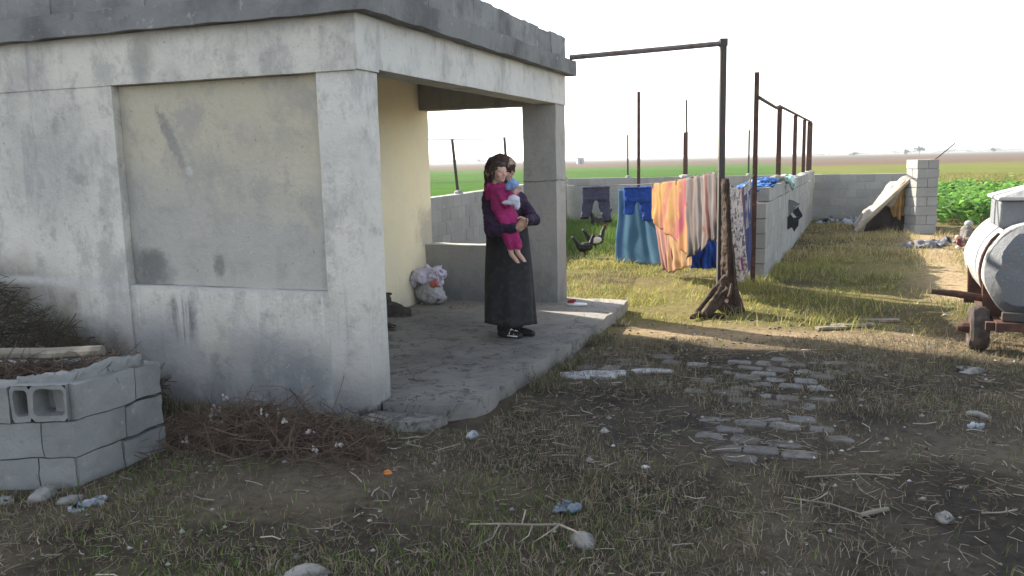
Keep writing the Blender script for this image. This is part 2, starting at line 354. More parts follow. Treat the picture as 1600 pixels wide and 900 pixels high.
M['shed']=mat('grey_sheet_metal',(.22,.25,.30),[(2,(.16,.18,.22),.45,.7)],rough=.7)
M['mortarpatch']=mat('dried_mortar',(.36,.365,.37),[(14,(.20,.20,.20),.42,.62),(50,(.15,.15,.15),.55,.72)],bump=[(30,.008)])
def blades_m(name, rough=.85, tr=.35):
    k=NT(name); c=k.attr('Col'); k.col(c); k.rough(rough); k.b.inputs['Specular IOR Level'].default_value=.08; k.transl(tr,c); return k.m
M['blade']=blades_m('grass_blades'); M['litter']=blades_m('dry_litter',.9,.05); M['leaf']=blades_m('crop_leaves',.5,.35)

# ------------------------------------------------------------------ numeric noise for the ground
def vn(x,y,seed=0):
    x=np.asarray(x,float); y=np.asarray(y,float); xi=np.floor(x); yi=np.floor(y); fx=x-xi; fy=y-yi
    fx=fx*fx*(3-2*fx); fy=fy*fy*(3-2*fy)
    def h(a,b): s=np.sin(a*127.1+b*311.7+seed*74.7)*43758.5453; return s-np.floor(s)
    return (h(xi,yi)*(1-fx)+h(xi+1,yi)*fx)*(1-fy)+(h(xi,yi+1)*(1-fx)+h(xi+1,yi+1)*fx)*fy
def fbm(x,y,s,seed=0,o=4):
    r=0;a=.5;t=0
    for i in range(o): r=r+a*vn(x*s*2**i,y*s*2**i,seed+i*7);t+=a;a*=.5
    return r/t
def ss(a,lo,hi): t=np.clip((a-lo)/(hi-lo),0,1); return t*t*(3-2*t)
YAW=.3545; CX,CY=-.9293,5.352
def house_xy(x,y):
    dx=np.asarray(x)-CX; dy=np.asarray(y)-CY; c,s=math.cos(YAW),math.sin(YAW)
    return dx*c-dy*s, dx*s+dy*c
def world_xy(hx,hy):
    c,s=math.cos(YAW),math.sin(YAW); return CX+hx*c+hy*s, CY-hx*s+hy*c
def gz(x,y):
    x=np.asarray(x,float); y=np.asarray(y,float)
    near=ss(60-np.hypot(x,y),0,40)
    z=(fbm(x,y,.45,3)-.5)*.10*ss(np.hypot(x-.5,y-6),2.5,7) + (fbm(x,y,2.2,9)-.5)*.045 + (fbm(x,y,9,19,3)-.5)*.02
    z=z*near
    hx,hy=house_xy(x,y)
    pave=ss(x,-.2,.5)*ss(3.6-x,0,.6)*ss(y,4.3,5.0)*ss(7.6-y,0,.4)
    z=z*(1-.55*pave)
    bank=ss(-hx,-.2,.4)*ss(-hy,-.02,.9)*0  # level ground at the wall
    return z+bank
def near_color(x,y):
    """base colour of the bare earth / thatch, by place"""
    n=fbm(x,y,1.1,1); n2=fbm(x,y,4,5); n3=fbm(x,y,.5,21)
    c=np.zeros(x.shape+(3,)); 
    def mx(c,m,k): m=np.clip(m,0,1)[...,None]; return c*(1-m)+np.array(k)*m
    c=c+np.array((.105,.088,.068)); c=mx(c,ss(n2,.4,.65)*.8,(.060,.052,.044)); c=mx(c,ss(n,.55,.75)*.7,(.15,.13,.10))
    lush=ss(y,7.4,8.4)*ss(n3,.25,.6); c=mx(c,lush*.8,(.17,.155,.065)); c=mx(c,ss(y,7.4,8.4)*ss(n,.5,.7)*.5,(.19,.16,.075))
    path=np.exp(-((x-(6.1+(y-11.5)*.42))/.55)**2)*ss(y,8.7,9.6)*ss(19-y,0,2); c=mx(c,path*.95,(.34,.26,.165))
    dirt=np.exp(-((y-(8.25-.36*(x-1.1)))/.42)**2)*ss(x,.8,1.3)*ss(6-x,0,1); c=mx(c,dirt*.9,(.31,.235,.155))
    pave=ss(x,-.2,.5)*ss(3.6-x,0,.6)*ss(y,4.3,5.0)*ss(7.3-y,0,.4); c=mx(c,pave*.6,(.075,.070,.066))
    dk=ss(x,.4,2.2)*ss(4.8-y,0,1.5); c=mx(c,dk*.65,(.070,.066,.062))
    gl=ss(1.9-(x-(y-14)*.25),0,.8)*ss(y,12.5,15)*ss(24-y,0,1); c=mx(c,gl*.7,(.05,.085,.03))
    c=mx(c*np.array((1.04,1.02,.98)),ss(fbm(x,y,1.7,55),.5,.66)*ss(7.5-y,0,.6)*.6,(.045,.040,.036))
    return c
def far_color(x,y):
    d=y; n=fbm(x*.02,y*.05,1,31); n2=fbm(x,y,.3,33)
    c=np.zeros(x.shape+(3,))
    def mx(c,m,k): m=np.clip(m,0,1)[...,None]; return c*(1-m)+np.array(k)*m
    right=ss(x-(y*.30+2.5),-1.5,1.5)
    g=np.array((.05,.115,.020)); yg=np.array((.125,.14,.035))
    c=c+g*(1-right[...,None])+yg*right[...,None]
    c=mx(c,ss(n2,.45,.7)*.5,(.075,.125,.028)); c=mx(c,right*ss(n2,.5,.75)*.7,(.17,.15,.055))
    u=y+(n-.5)*30+x*.05
    c=mx(c,(1-right)*np.exp(-((y-x*.2-72)/3.0)**2)*.85,(.05,.075,.03))
    c=mx(c,(1-right)*np.exp(-((y+x*.1-108)/4)**2)*.7,(.06,.085,.035))
    c=mx(c,ss(u,165,185)*(1-right)+ss(u,118,128)*right,(.115,.078,.058))
    c=mx(c,ss(u,230,250)*.8,(.085,.064,.05)); c=mx(c,ss(u,330,360)*ss(n,.3,.5)*.7,(.07,.075,.042)); c=mx(c,ss(u,520,560)*.7,(.10,.075,.058))
    return c
def ground_color(x,y):
    a=near_color(x,y); b=far_color(x,y)
    inside=ss(26.5-y,0,2.5)*ss(40-np.abs(x),0,6)
    r=ss(x-(10.0),0,.8)*ss(y,18.5,19.5); inside=inside*(1-r); l=ss(-1.6+(y-12.5)*.25-x,0,.6)*ss(y,9.5,11); inside=inside*(1-l)
    return a*inside[...,None]+b*(1-inside[...,None])
def axis(lo,hi,step,far,g=1.16):
    a=list(np.arange(lo,hi+1e-6,step)); s=step; v=hi
    while v<far: s*=g; v+=s; a.append(v)
    s=step; v=lo; pre=[]
    while v>-far: s*=g; v-=s; pre.append(v)
    return np.array(pre[::-1]+a)
xs=axis(-5,13,.085,2900); ys=axis(2.2,26,.085,2900)
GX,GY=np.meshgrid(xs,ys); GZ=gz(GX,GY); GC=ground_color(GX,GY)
nx,ny=len(xs),len(ys)
me=bpy.data.meshes.new('ground'); me.vertices.add(nx*ny)
me.vertices.foreach_set('co',np.stack([GX,GY,GZ],-1).astype(np.float32).ravel())
ii=(np.arange(ny-1)[:,None]*nx+np.arange(nx-1)[None,:]).ravel(); quads=np.stack([ii,ii+1,ii+nx+1,ii+nx],-1)
def set_quads(me,q):
    me.loops.add(q.size); me.polygons.add(len(q))
    me.loops.foreach_set('vertex_index',q.astype(np.int32).ravel())
    me.polygons.foreach_set('loop_start',(np.arange(len(q))*4).astype(np.int32))
    me.update(calc_edges=True); me.validate()
set_quads(me,quads)
def set_col(me,c):
    a=me.color_attributes.new('Col','FLOAT_COLOR','POINT')
    cc=np.ones((len(c),4),np.float32); cc[:,:3]=c; a.data.foreach_set('color',cc.ravel())
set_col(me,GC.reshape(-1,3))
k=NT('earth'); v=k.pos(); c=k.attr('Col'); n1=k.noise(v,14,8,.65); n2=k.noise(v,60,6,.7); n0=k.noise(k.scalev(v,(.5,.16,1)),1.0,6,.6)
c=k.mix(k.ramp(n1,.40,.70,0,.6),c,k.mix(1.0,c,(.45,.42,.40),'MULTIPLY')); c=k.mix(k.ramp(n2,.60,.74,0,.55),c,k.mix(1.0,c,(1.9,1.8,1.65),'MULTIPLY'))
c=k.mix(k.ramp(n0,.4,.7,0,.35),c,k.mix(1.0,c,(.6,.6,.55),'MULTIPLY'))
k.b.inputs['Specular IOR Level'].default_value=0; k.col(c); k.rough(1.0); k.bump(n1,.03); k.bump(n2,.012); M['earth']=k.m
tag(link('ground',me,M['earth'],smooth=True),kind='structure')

# ------------------------------------------------------------------ HOUSE
house=empty('concrete_house',(CX,CY,0),-YAW,'grey plastered concrete house with an open corner porch and flat roof','house')
def hb(boxes,name,m,sub=.12,rough=.006,seed=0,smooth=False):
    b=MB()
    for q in boxes: b.box(*q)
    return b.build(name,m,house,sub=sub,rough=rough,rscale=5,seed=seed,smooth=smooth)
# front wall: x = -t
hb([(-10,-1.962,-.010,.2,-.15,2.279)],'front_wall',M['pl_front'])
hb([(-1.96,-.30,.004,.2,-.15,.872)],'parapet_wall',M['pl_front'],seed=2)
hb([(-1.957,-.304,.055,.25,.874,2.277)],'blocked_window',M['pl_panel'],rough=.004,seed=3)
hb([(-10,-.002,-.016,.22,2.28,2.62)],'front_beam',M['pl_front'],rough=.004,seed=4)
hb([(-.30,-.004,.002,.25,-.15,2.278)],'corner_column',M['pl_side'],seed=5)
hb([(-.22,.010,.252,4.5,2.30,2.62),(-.22,.012,-.012,.25,2.282,2.62)],'side_beam',M['pl_side'],rough=.005,seed=6)
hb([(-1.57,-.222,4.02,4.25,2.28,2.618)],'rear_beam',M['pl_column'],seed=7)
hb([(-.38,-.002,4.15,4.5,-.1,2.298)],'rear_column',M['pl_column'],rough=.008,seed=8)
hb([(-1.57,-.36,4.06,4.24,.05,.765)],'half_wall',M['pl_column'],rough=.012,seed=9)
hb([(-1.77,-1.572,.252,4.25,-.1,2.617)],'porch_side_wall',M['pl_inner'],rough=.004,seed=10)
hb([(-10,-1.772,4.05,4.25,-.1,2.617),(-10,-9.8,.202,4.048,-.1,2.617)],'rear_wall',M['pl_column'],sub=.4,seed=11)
hb([(-10.1,.11,-.085,4.61,2.622,2.775)],'roof_slab',M['roof'],sub=.07,rough=.013,seed=12)
b=MB(); bb=random.Random(3)
def para(x0,x1,y0,y1,alongx):
    a0,a1=(x0,x1) if alongx else (y0,y1); p=a0
    while p<a1-.05:
        q=min(p+.42,a1)
        if a1-q<.12: q=a1
        j=bb.uniform(-.006,.006); h=3.02+bb.uniform(-.012,.010)
        if alongx: b.box(p+.001,q-.001,y0+j,y1+j,2.776,h)
        else: b.box(x0+j,x1+j,p+.001,q-.001,2.776,h)
        p=q
para(-10,.0,-.01,.19,True); para(-.19,.012,.2,4.5,False); para(-10,-.2,4.3,4.5,True)
b.build('parapet',M['roof'],house,sub=.08,rough=.010,rscale=9,seed=13)
hb([(-9.6,-4.6,.5,3.9,2.79,4.9)],'added_shade_block',M['pl_side'],sub=.5,seed=15)  # unseen block added on the roof to shade the near left ground
# porch slab with worn edges
b=MB()
def slab(pts,z0,z1):
    n=len(pts); b.add([(x,y,z0) for x,y in pts]+[(x,y,z1) for x,y in pts],[tuple(range(n-1,-1,-1)),tuple(range(n,2*n))]+[(i,(i+1)%n,n+(i+1)%n,n+i) for i in range(n)])
edge=[]
for i in range(30):
    f=i/29; x=.62+.11*ss(np.array(f),0,.6)+bb.uniform(-.025,.025); y=.30+4.18*f; edge.append((x,y))
pts=[(-1.57,.26),(-.305,.26),(-.303,.262),(-.002,.254),(.02,.10),(.25,.12),(.45,.16)]+edge+[(.3,4.52),(0,4.53),(-1.57,4.53)]
slab(pts,-.2,.12)
b.build('porch_floor',M['porch'],house,sub=.10,rough=.010,rscale=6,seed=4)
b=MB(); slab([(-.05,-.10),(.2,-.13),(.42,-.05),(.47,.13),(.25,.10),(.0,.08)],-.1,.07); b.build('porch_step',M['porch'],house,sub=.05,rough=.016,rscale=9,seed=6)

# ------------------------------------------------------------------ BLOCK WALLS of the pen
def block_wall(name,p0,p1,courses,label,cat='wall',seed=0,ragged=0,th=.19,L=.41,H=.2,z0=-.02,m=None,top=None,loose=.006):
    p0=Vector((*p0,0)); p1=Vector((*p1,0)); d=(p1-p0); n=d.length; ang=math.atan2(d.y,d.x)
    r=random.Random(seed); root=empty(name,(p0.x,p0.y,0),ang,label,cat)
    b=MB(); core=MB()
    for c in range(courses):
        x=-(L/2 if c%2 else 0)
        x=max(0,x); first=True; cur=0.0
        while cur<n-.02:
            l=L/2 if (first and c%2) else L
            first=False; e=min(cur+l,n)
            skip=(c==courses-1 and top and r.random()<top)
            if ragged and cur<.1 and c>courses-1-ragged*2 and c%2==0: skip=True
            if not skip:
                j=r.uniform(-loose,loose)*.6; k=r.uniform(-.003,.003); g=.004
                b.box(cur+g,e-g,-th/2+j,th/2+j,z0+c*H+g+k,z0+(c+1)*H-g+k)
            cur=e
    core.box(.03+(.2 if ragged else 0),n-.03,-th/2+.007,th/2-.007,z0,z0+courses*H-.03-(H if top else 0))
    o=b.build('blocks',m or M['block'],root,bevel=.006,rough=.006,rscale=7,seed=seed)
    core.build('mortar_core',M['mortar'],root)
    return root
block_wall('block_wall',(-1.95,9.85),(1.50,23.5),6,'long concrete block wall of the pen running away behind the porch',seed=1)
block_wall('block_wall',(1.62,23.7),(7.62,22.05),6,'concrete block wall across the back of the pen behind the washing',seed=2)
block_wall('block_wall',(3.27,11.1),(7.72,21.75),7,'concrete block wall running away on the right of the washing, with black rags stuck to it',seed=3,ragged=1,z0=-.13,top=.12)
block_wall('block_wall',(7.86,21.85),(10.4,20.75),6,'concrete block wall at the back right behind the canvas lean-to',seed=4)
# block pier
pier=empty('block_pier',(8.49,17.62,0),R(7),'short square pier of concrete blocks beside the canvas lean-to','pier'); b=MB(); r_=random.Random(8)
for c in range(8):
    j=r_.uniform(-.008,.008)
    if c%2: b.box(j,.235+j,0,.40,c*.195-.02+.005,(c+1)*.195-.025); b.box(.245+j,.48+j,0,.40,c*.195-.02+.005,(c+1)*.195-.025)
    else: b.box(j,.48+j,0,.19,c*.195-.02+.005,(c+1)*.195-.025); b.box(j,.48+j,.20,.40,c*.195-.02+.005,(c+1)*.195-.025)
b.build('blocks',M['block'],pier,bevel=.006,rough=.006,rscale=7); b=MB(); b.box(.02,.46,.02,.38,-.02,1.5); b.build('mortar_core',M['mortar'],pier)
o=MB().tube([(9.0,18.03,1.50),(9.12,17.95,1.62),(9.36,17.85,1.86)],.012,6).build('iron_rod',M['iron']); tag(o,'thin iron rod sticking up slantwise from the block pier','rod')

# near block trough at the left
trough=empty('block_trough',(-2.36,4.35,0),0,'low trough of hollow concrete blocks in front of the house, topmost corner block open','trough')
def face_blocks(b,p0,ang,n,courses,offs,z0=-.03,skip=(),H=.2,L=.41,th=.17,seed=0,ln=None):
    r=random.Random(seed); Mx=Matrix.Translation((p0[0],p0[1],0))@Matrix.Rotation(ang,4,'Z')
    for c in range(courses):
        cur=0.0; first=True
        while cur<n-.02:
            l=offs[c] if first else L
            e=min(cur+l,n); first=False
            if (c,round(cur,2)) not in skip:
                j=r.uniform(-.006,.006); g=.0035
                b.box(cur+g,e-g,j,th+j,z0+c*H+g,z0+(c+1)*H-g,Mx)
            cur=e
b=MB(); face_blocks(b,(0,0),math.pi-.02+0,3.0,3,(.41,.26,.41),seed=3) if False else None
# front face runs to the left (-x), side face runs back along the house axis
r_=random.Random(5)
for c in range(3):
    cur=-.02 if c<2 else -.30; l=(.20,.165,.34)[c]
    if c==2: cur=-.335; l=.36
    while cur>-3.2:
        e=cur-l; l=.41; j=r_.uniform(-.006,.006)
        b.box(e+.004,cur-.004,j,.17+j,-.03+c*.2+.004,-.03+(c+1)*.2-.004); cur=e
MS=Matrix.Rotation(-.385,4,'Z')
for c in range(3):
    segs=((0,.30,.62),(-.01,.34,.62),(.02,.42,.62))[c]
    for s0,s1 in zip(segs[:-1],segs[1:]):
        j=r_.uniform(-.006,.006); b.box(-.17+j,0+j,s0+.004,s1-.004,-.03+c*.2+.004,-.03+(c+1)*.2-.004-(.0 if s0<.3 else .012),MS)
# back and inside
b.box(-3.2,-.05,.62,.78,-.03,.55)
b.build('blocks',M['block2'],trough,sub=.045,rough=.010,rscale=11,seed=2)
# the open hollow block: shell with two rounded cells facing out
def hollow(x0,x1,y0,y1,z0,z1,cells):
    b=MB()
    # face with holes made as strips, walls of cells behind
    n=28
    for (cx0,cx1) in cells:
        mx_,mz=(cx0+cx1)/2,(z0+z1)/2+.004; hw=(cx1-cx0)/2-.014; hh=(z1-z0)/2-.026
        ring_o=[];ring_i=[];ring_b=[]
        for k_ in range(n):
            a=2*math.pi*k_/n; ca,sa=math.cos(a),math.sin(a)
            s_=1/max(abs(ca),abs(sa)); ox=(cx1-cx0)/2*ca*s_; oz=(z1-z0)/2*sa*s_
            e=.30; q=(abs(ca)**(2/e)+abs(sa)**(2/e))**(-e/2)
            wob=1+.05*mnoise.noise(Vector((k_*.6,cx0*9,0)))
            ring_o.append((mx_+ox,y0,(z0+z1)/2+oz)); ring_i.append((mx_+hw*ca*q*wob,y0+.004,mz+hh*sa*q*wob)); ring_b.append((mx_+hw*.93*ca*q,y1-.02,mz+hh*.93*sa*q))
        b.loft([ring_o,ring_i,ring_b],caps=False); b.add(ring_b,[tuple(range(n))])
    # outer sides
    b.add([(x0,y0,z0),(x1,y0,z0),(x1,y1,z0),(x0,y1,z0),(x0,y0,z1),(x1,y0,z1),(x1,y1,z1),(x0,y1,z1)],[(0,3,2,1),(4,5,6,7),(1,2,6,5),(2,3,7,6),(3,0,4,7)])
    return b
hollow(-.33,-.03,.0,.17,.372,.57,[(-.33,-.225),(-.225,-.03)]).build('hollow_block',M['block2'],trough,rough=.006,rscale=14)
b=MB(); b.tube([(-.33,.08,.575),(-.2,.09,.583),(-.06,.11,.578),(.0,.2,.585),(.10,.38,.59),(.16,.52,.585)],[.03,.045,.05,.05,.055,.04],8,flat=.45)
blob('mortar_bed',b,.012,M['block2'],trough,2,.02,14)

# ------------------------------------------------------------------ PAVING left in the earth
b=MB(); r_=random.Random(17); lay=[]
for i in range(26):
    for j in range(18):
        hx=.62+j*.215+(i%2)*.1; hy=-.62+i*.165
        x,y=world_xy(hx,hy)
        if not (y<7.25): continue
        f=float(fbm(np.array(x),np.array(y),.9,41)); f2=float(fbm(np.array(x),np.array(y),3.0,47,2))
        core=math.exp(-((x-1.75-(y-5.5)*.42)/.42)**2)*(1 if 4.5<y<6.9 else .3)+ .7*math.exp(-((x-.7)/.6)**2-((y-6.7)/.45)**2)
        if y<4.55 or (y<5.2 and x<1.15) or f*.7+core*.5+f2*.3<.70+r_.uniform(-.12,.12): continue
        z=float(gz(x,y)); t=r_.uniform(-.019,.000)
        Mx=Matrix.Translation((x,y,z+t))@Euler((r_.gauss(0,.035),r_.gauss(0,.035),-YAW+r_.gauss(0,.07))).to_matrix().to_4x4()
        wx=.100+r_.uniform(-.025,.004); wy=.078+r_.uniform(-.022,.003)
        n=18; ring=[];top=[];mid=[]; e=r_.uniform(6,12)
        for k_ in range(n):
            a=2*math.pi*(k_+.5)/n; ca,sa=math.cos(a),math.sin(a); q=(abs(ca)**e+abs(sa)**e)**(-1/e)*(1+.16*mnoise.noise(Vector((ca*1.3+i,sa*1.3+j,0))))
            ring.append(Mx@Vector((wx*ca*q,wy*sa*q,-.03))); mid.append(Mx@Vector((wx*ca*q*.99,wy*sa*q*.99,.008))); top.append(Mx@Vector((wx*.90*ca*q,wy*.90*sa*q,.014)))
        b.loft([ring,mid,top])
def paver_m():
    k=NT('paving_stone'); v=k.pos(); n1=k.noise(v,2.2,6,.6); n2=k.noise(v,9,8,.7); n3=k.noise(v,60,5,.7)
    c=k.mix(k.island(),(.11,.11,.108),(.22,.22,.22)); c=k.mix(k.ramp(n1,.40,.60,0,.85),c,(.085,.073,.060)); c=k.mix(k.ramp(n2,.46,.62,0,.8),c,(.07,.06,.05)); c=k.mix(k.ramp(n3,.6,.75,0,.6),c,(.05,.045,.04))
    k.col(c); k.rough(.95); k.bump(n2,.012); k.bump(n3,.005); return k.m
M['paver']=paver_m()
tag(b.build('paving',M['paver'],rough=.005,rscale=30,seed=3),kind='structure')
def patch(name,cx,cy,rx,ry,seed,h=.02):
    b=MB(); n=40; r=random.Random(seed); rings=[]
    for q,zz in ((1.0,-.02),(.93,h*.6),(.5,h),(.06,h*1.05)):
        ring=[]
        for k_ in range(n):
            a=2*math.pi*k_/n; s_=q*(1+.45*mnoise.noise(Vector((math.cos(a)*1.6,math.sin(a)*1.6,seed))) +.2*mnoise.noise(Vector((math.cos(a)*6,math.sin(a)*6,seed))))
            x=cx+rx*s_*math.cos(a); y=cy+ry*s_*math.sin(a); ring.append((x,y,float(gz(x,y))+zz))
        rings.append(ring)
    return b.loft(rings).build(name,M['mortarpatch'],rough=.006,rscale=25)
tag(patch('mortar_patch',.62,6.50,.30,.13,3),'larger whitish smear of dried mortar on the paving by the porch edge','mortar patch')
tag(patch('mortar_patch',1.09,6.56,.16,.07,9),'smaller whitish smear of dried mortar on the paving, right of the larger one','mortar patch')

# ------------------------------------------------------------------ IRON POSTS
def zg(x,y): return float(gz(np.array(x),np.array(y)))
def post(name,x,y,z0,z1,m,label,group=None,w_=.04,lean=(0,0),extra=None):
    root=empty(name,(x,y,z0),0,label,'post',group)
    b=MB(); Mx=Matrix.Rotation(-.35,4,'Z'); h=z1-z0
    # angle iron: two legs of an L
    t=.007
    def P(u,v,zz): q=Mx@Vector((u,v,0)); return (q.x+lean[0]*zz/h,q.y+lean[1]*zz/h,zz)
    prof=[(-w_/2,-w_/2),(w_/2,-w_/2),(w_/2,-w_/2+t),(-w_/2+t,-w_/2+t),(-w_/2+t,w_/2),(-w_/2,w_/2)]
    b.loft([[P(u,v,0) for u,v in prof],[P(u,v,h) for u,v in prof]]); b.build('angle_iron',m,root)
    b=MB(); b.tube([P(0,0,-.03),P(0,0,.03),P(0,0,.06)],[w_*1.6,w_*1.5,w_*.5],8); b.build('mortar_foot',M['mortar'],root,rough=.01,rscale=20)
    return root
def wall_at(p0,p1,f): return (p0[0]+(p1[0]-p0[0])*f, p0[1]+(p1[1]-p0[1])*f)
lw=((-1.95,9.85),(1.50,23.5))
post('fence_post',-.86,14.15,1.18,2.08,M['iron'],'iron post on the wall seen left of the woman, carrying the thin wire',w_=.05,lean=(-.07,0))
post('fence_post',-.03,17.45,1.18,2.18,M['iron'],'iron post on the wall just right of the woman and child',w_=.055,lean=(-.05,0))
post('fence_post',1.50,23.42,1.18,2.36,M['iron'],'thin iron post at the back left corner of the pen',w_=.06)
post('fence_post',3.25,23.25,1.18,2.33,M['iron'],'thin short post on the back wall beside the tall post with the washing',w_=.045)
p=post('fence_post',4.75,22.85,1.18,2.35,M['rust'],'rusty post on the back wall carrying a thinner rod on its top',w_=.12)
MB().tube([(0.02,0,1.0),(0.0,0,2.02)],.028,6).build('thin_rod',M['iron'],p)
post('fence_post',6.32,22.4,1.18,2.36,M['iron'],'thin short post on the back wall between the two tall rusty posts',w_=.045)
o=MB().tube([(-1.6,11.3,2.02),(-.93,14.15,2.07),(-.45,15.8,2.10),(-.08,17.45,2.17),(.7,20.5,2.25),(1.50,23.42,2.35)],.009,5).build('fence_wire',M['iron']); tag(o,'thin wire strung along the posts behind the porch','wire')
rw0,rw1=(3.27,11.1),(7.72,21.75)
tops=[]
for i,px in enumerate((1212,1236.5,1250.5,1257.5,1263)):
    # place along the wall by bearing
    s_=(px-800)/1313+.0035; f=(s_*rw0[1]-rw0[0])/((rw1[0]-rw0[0])-s_*(rw1[1]-rw0[1])); f=min(max(f,0.02),.985)
    x,y=wall_at(rw0,rw1,f); zt=2.43+.05*f
    post('rail_post',x,y,1.24,zt,M['rust'],('nearest','second','third','fourth','farthest')[i]+' rusty post of the row on the right hand pen wall','rail posts on the right wall',w_=.075)
    tops.append((x,y,zt+.02))
o=MB().tube([(3.22,11.0,2.43)]+[(tops[0][0]-.15,tops[0][1]-.3,2.42)]+tops,.026,6).build('top_rail',M['rust']); tag(o,'rusty iron rail joining the tops of the posts on the right wall','rail')
post('tall_post',3.165,10.92,-.05,2.74,M['rust'],'tall rusty post standing at the near end of the right hand wall',w_=.06)
post('tall_post',2.10,13.75,-.05,2.75,M['rust'],'tall thin rusty post behind the blue washing',w_=.05)
# gate-like frame: post and bar to the house roof
fr=empty('pipe_frame',(2.30,9.2,0),0,'tall pipe post with a bar reaching across to the house roof','frame')
MB().box(-.032,.032,-.032,.032,-.1,2.90).build('post',M['iron'],fr,bevel=.004)
b=MB(); b.tube([(-1.62,.21,2.795),(-.8,.12,2.84),(.035,0,2.885)],.028,8); b.build('bar',M['pipe'],fr)
MB().box(-.04,.04,-.04,.04,2.85,2.93).build('corner_joint',M['iron'],fr,bevel=.004)

# ------------------------------------------------------------------ WASHING
def line_pt(f):  # clothes line from the pipe post past the tall thin post
    a=Vector((2.27,9.2,1.54)); c=Vector((1.80,13.95,1.27)); p=a.lerp(c,f); p.z-=.10*math.sin(math.pi*f)*.5; return p
o=MB().tube([line_pt(i/12) for i in range(13)]+[(1.55,14.3,1.25),(1.12,14.6,1.25),(.9,15.4,1.25)],.006,5).build('clothes_line',M['iron']); tag(o,'thin clothes line from the pipe post back past the tall thin post','clothes line')
def cloth(name,top,bot,m,label,cat,amp=.04,folds=5,nu=60,nv=26,seed=0,hem=None,thick=.004,group=None,gather=.0):
    """hanging cloth: top(u) edge on the line, bot(u) hem; folds grow downwards"""
    r=random.Random(seed); ph=[r.uniform(0,6.28) for _ in range(4)]
    d=(Vector(top(1))-Vector(top(0))); nrm=Vector((-d.y,d.x,0)).normalized()
    def fn(u,v):
        a=Vector(top(u)); c=Vector(bot(u)); p=a.lerp(c,v)
        g=.25+.75*v
        amp_=amp; uu=u+.07*mnoise.noise(Vector((u*4,v*1.5,seed+5))); off=amp*g*(math.sin(folds*6.28*uu+ph[0]+v*.9)*(.5+.8*abs(mnoise.noise(Vector((u*3,seed,1)))))+.45*math.sin(folds*2.3*6.28*uu+ph[1]-v*1.3))+amp*1.3*v*mnoise.noise(Vector((u*3,v*2.2,seed)))+amp*.35*mnoise.noise(Vector((u*6,v*5,seed)))
        return p+nrm*off+d.normalized()*(.01*math.sin(v*9+ph[2]))
    b=MB().grid(fn,nu,nv); o=b.build(name,m,smooth=True)
    mo=o.modifiers.new('t','SOLIDIFY'); mo.thickness=thick
    return tag(o,label,cat,group)
def stripes(name,cols,axis='U',blotch=None,transl=.3,scale=1.0,warp=.05,bias=0):
    k=NT(name); uv=k.uv(); X,Y,Z=k.sep(uv); v=k.obj()
    n=k.noise(v,5,4,.6); t=X if axis=='U' else Y
    t=k.math('ADD',k.math('MULTIPLY',t,scale),k.math('MULTIPLY',k.math('SUBTRACT',n,.5),warp))
    if bias: t=k.math('ADD',t,k.math('MULTIPLY',Y if axis=='U' else X,bias))
    t=k.math('FRACT',t)
    cr=k.n('ShaderNodeValToRGB'); k.L(t,cr.inputs[0]); e=cr.color_ramp; e.interpolation='LINEAR'
    while len(e.elements)>1: e.elements.remove(e.elements[-1])
    e.elements[0].position=cols[0][0]; e.elements[0].color=(*cols[0][1],1)
    for p_,c_ in cols[1:]:
        q=e.elements.new(p_); q.color=(*c_,1)
    c=cr.outputs[0]
    if blotch: c=k.mix(k.ramp(k.noise(v,blotch[0],3,.6),blotch[2],blotch[3]),c,blotch[1])
    c=k.mix(k.ramp(k.noise(v,90,3,.6),.5,.8,0,.3),c,(.1,.09,.09))
    k.col(c); k.bump(k.noise(v,120,3),.001); k.transl(transl,c); return k.m
M['tealblanket']=stripes('blue_blanket',[(0,(.03,.095,.16)),(.10,(.02,.07,.17)),(.16,(.04,.115,.18)),(.8,(.038,.105,.17)),(1,(.02,.06,.13))],transl=.12)
M['cobalt']=stripes('cobalt_cloth',[(0,(.010,.06,.30)),(.5,(.008,.04,.22)),(.55,(.012,.075,.36)),(1,(.010,.05,.26))],transl=.15)
M['orange']=stripes('orange_pink_sheet',[(0,(0.286,0.059,0.092)),(.05,(0.313,0.071,0.101)),(.09,(0.381,0.178,0.078)),(.26,(0.395,0.202,0.082)),(.32,(0.340,0.225,0.055)),(.40,(0.374,0.178,0.069)),(.52,(0.259,0.118,0.050)),(.60,(0.327,0.094,0.092)),(.66,(0.381,0.202,0.092)),(.82,(0.300,0.142,0.060)),(1,(0.286,0.077,0.092))],transl=.35,bias=.30,blotch=(5,(0.313,0.202,0.055),.55,.64))
M['floralgrey']=stripes('grey_flowered_cloth',[(0,(0.113,0.084,0.071)),(.1,(0.148,0.122,0.113)),(.16,(0.069,0.067,0.076)),(.22,(0.130,0.092,0.080)),(.36,(0.148,0.126,0.118)),(.44,(0.065,0.063,0.071)),(.5,(0.104,0.084,0.076)),(.62,(0.156,0.134,0.126)),(.7,(0.130,0.050,0.042)),(.8,(0.078,0.071,0.080)),(.95,(0.139,0.118,0.113)),(1,(0.122,0.067,0.063))],transl=.22,blotch=(5,(0.182,0.042,0.029),.62,.68))
M['peach']=stripes('peach_towel',[(0,(0.376,0.219,0.103)),(.3,(0.401,0.254,0.131)),(.5,(0.337,0.173,0.079)),(.8,(0.389,0.248,0.126)),(1,(0.363,0.202,0.094))],transl=.35)
M['pinkstripe']=stripes('pink_striped_towel',[(0,(0.365,0.189,0.151)),(.25,(0.391,0.226,0.171)),(.45,(0.284,0.074,0.111)),(.6,(0.378,0.210,0.156)),(.85,(0.391,0.220,0.171)),(1,(0.284,0.068,0.111))],transl=.35)
M['navyknit']=mat('navy_pants_cloth',(.060,.062,.105),[(14,(.04,.042,.075),.45,.7)],bump=[(60,.003)],transl=.12)
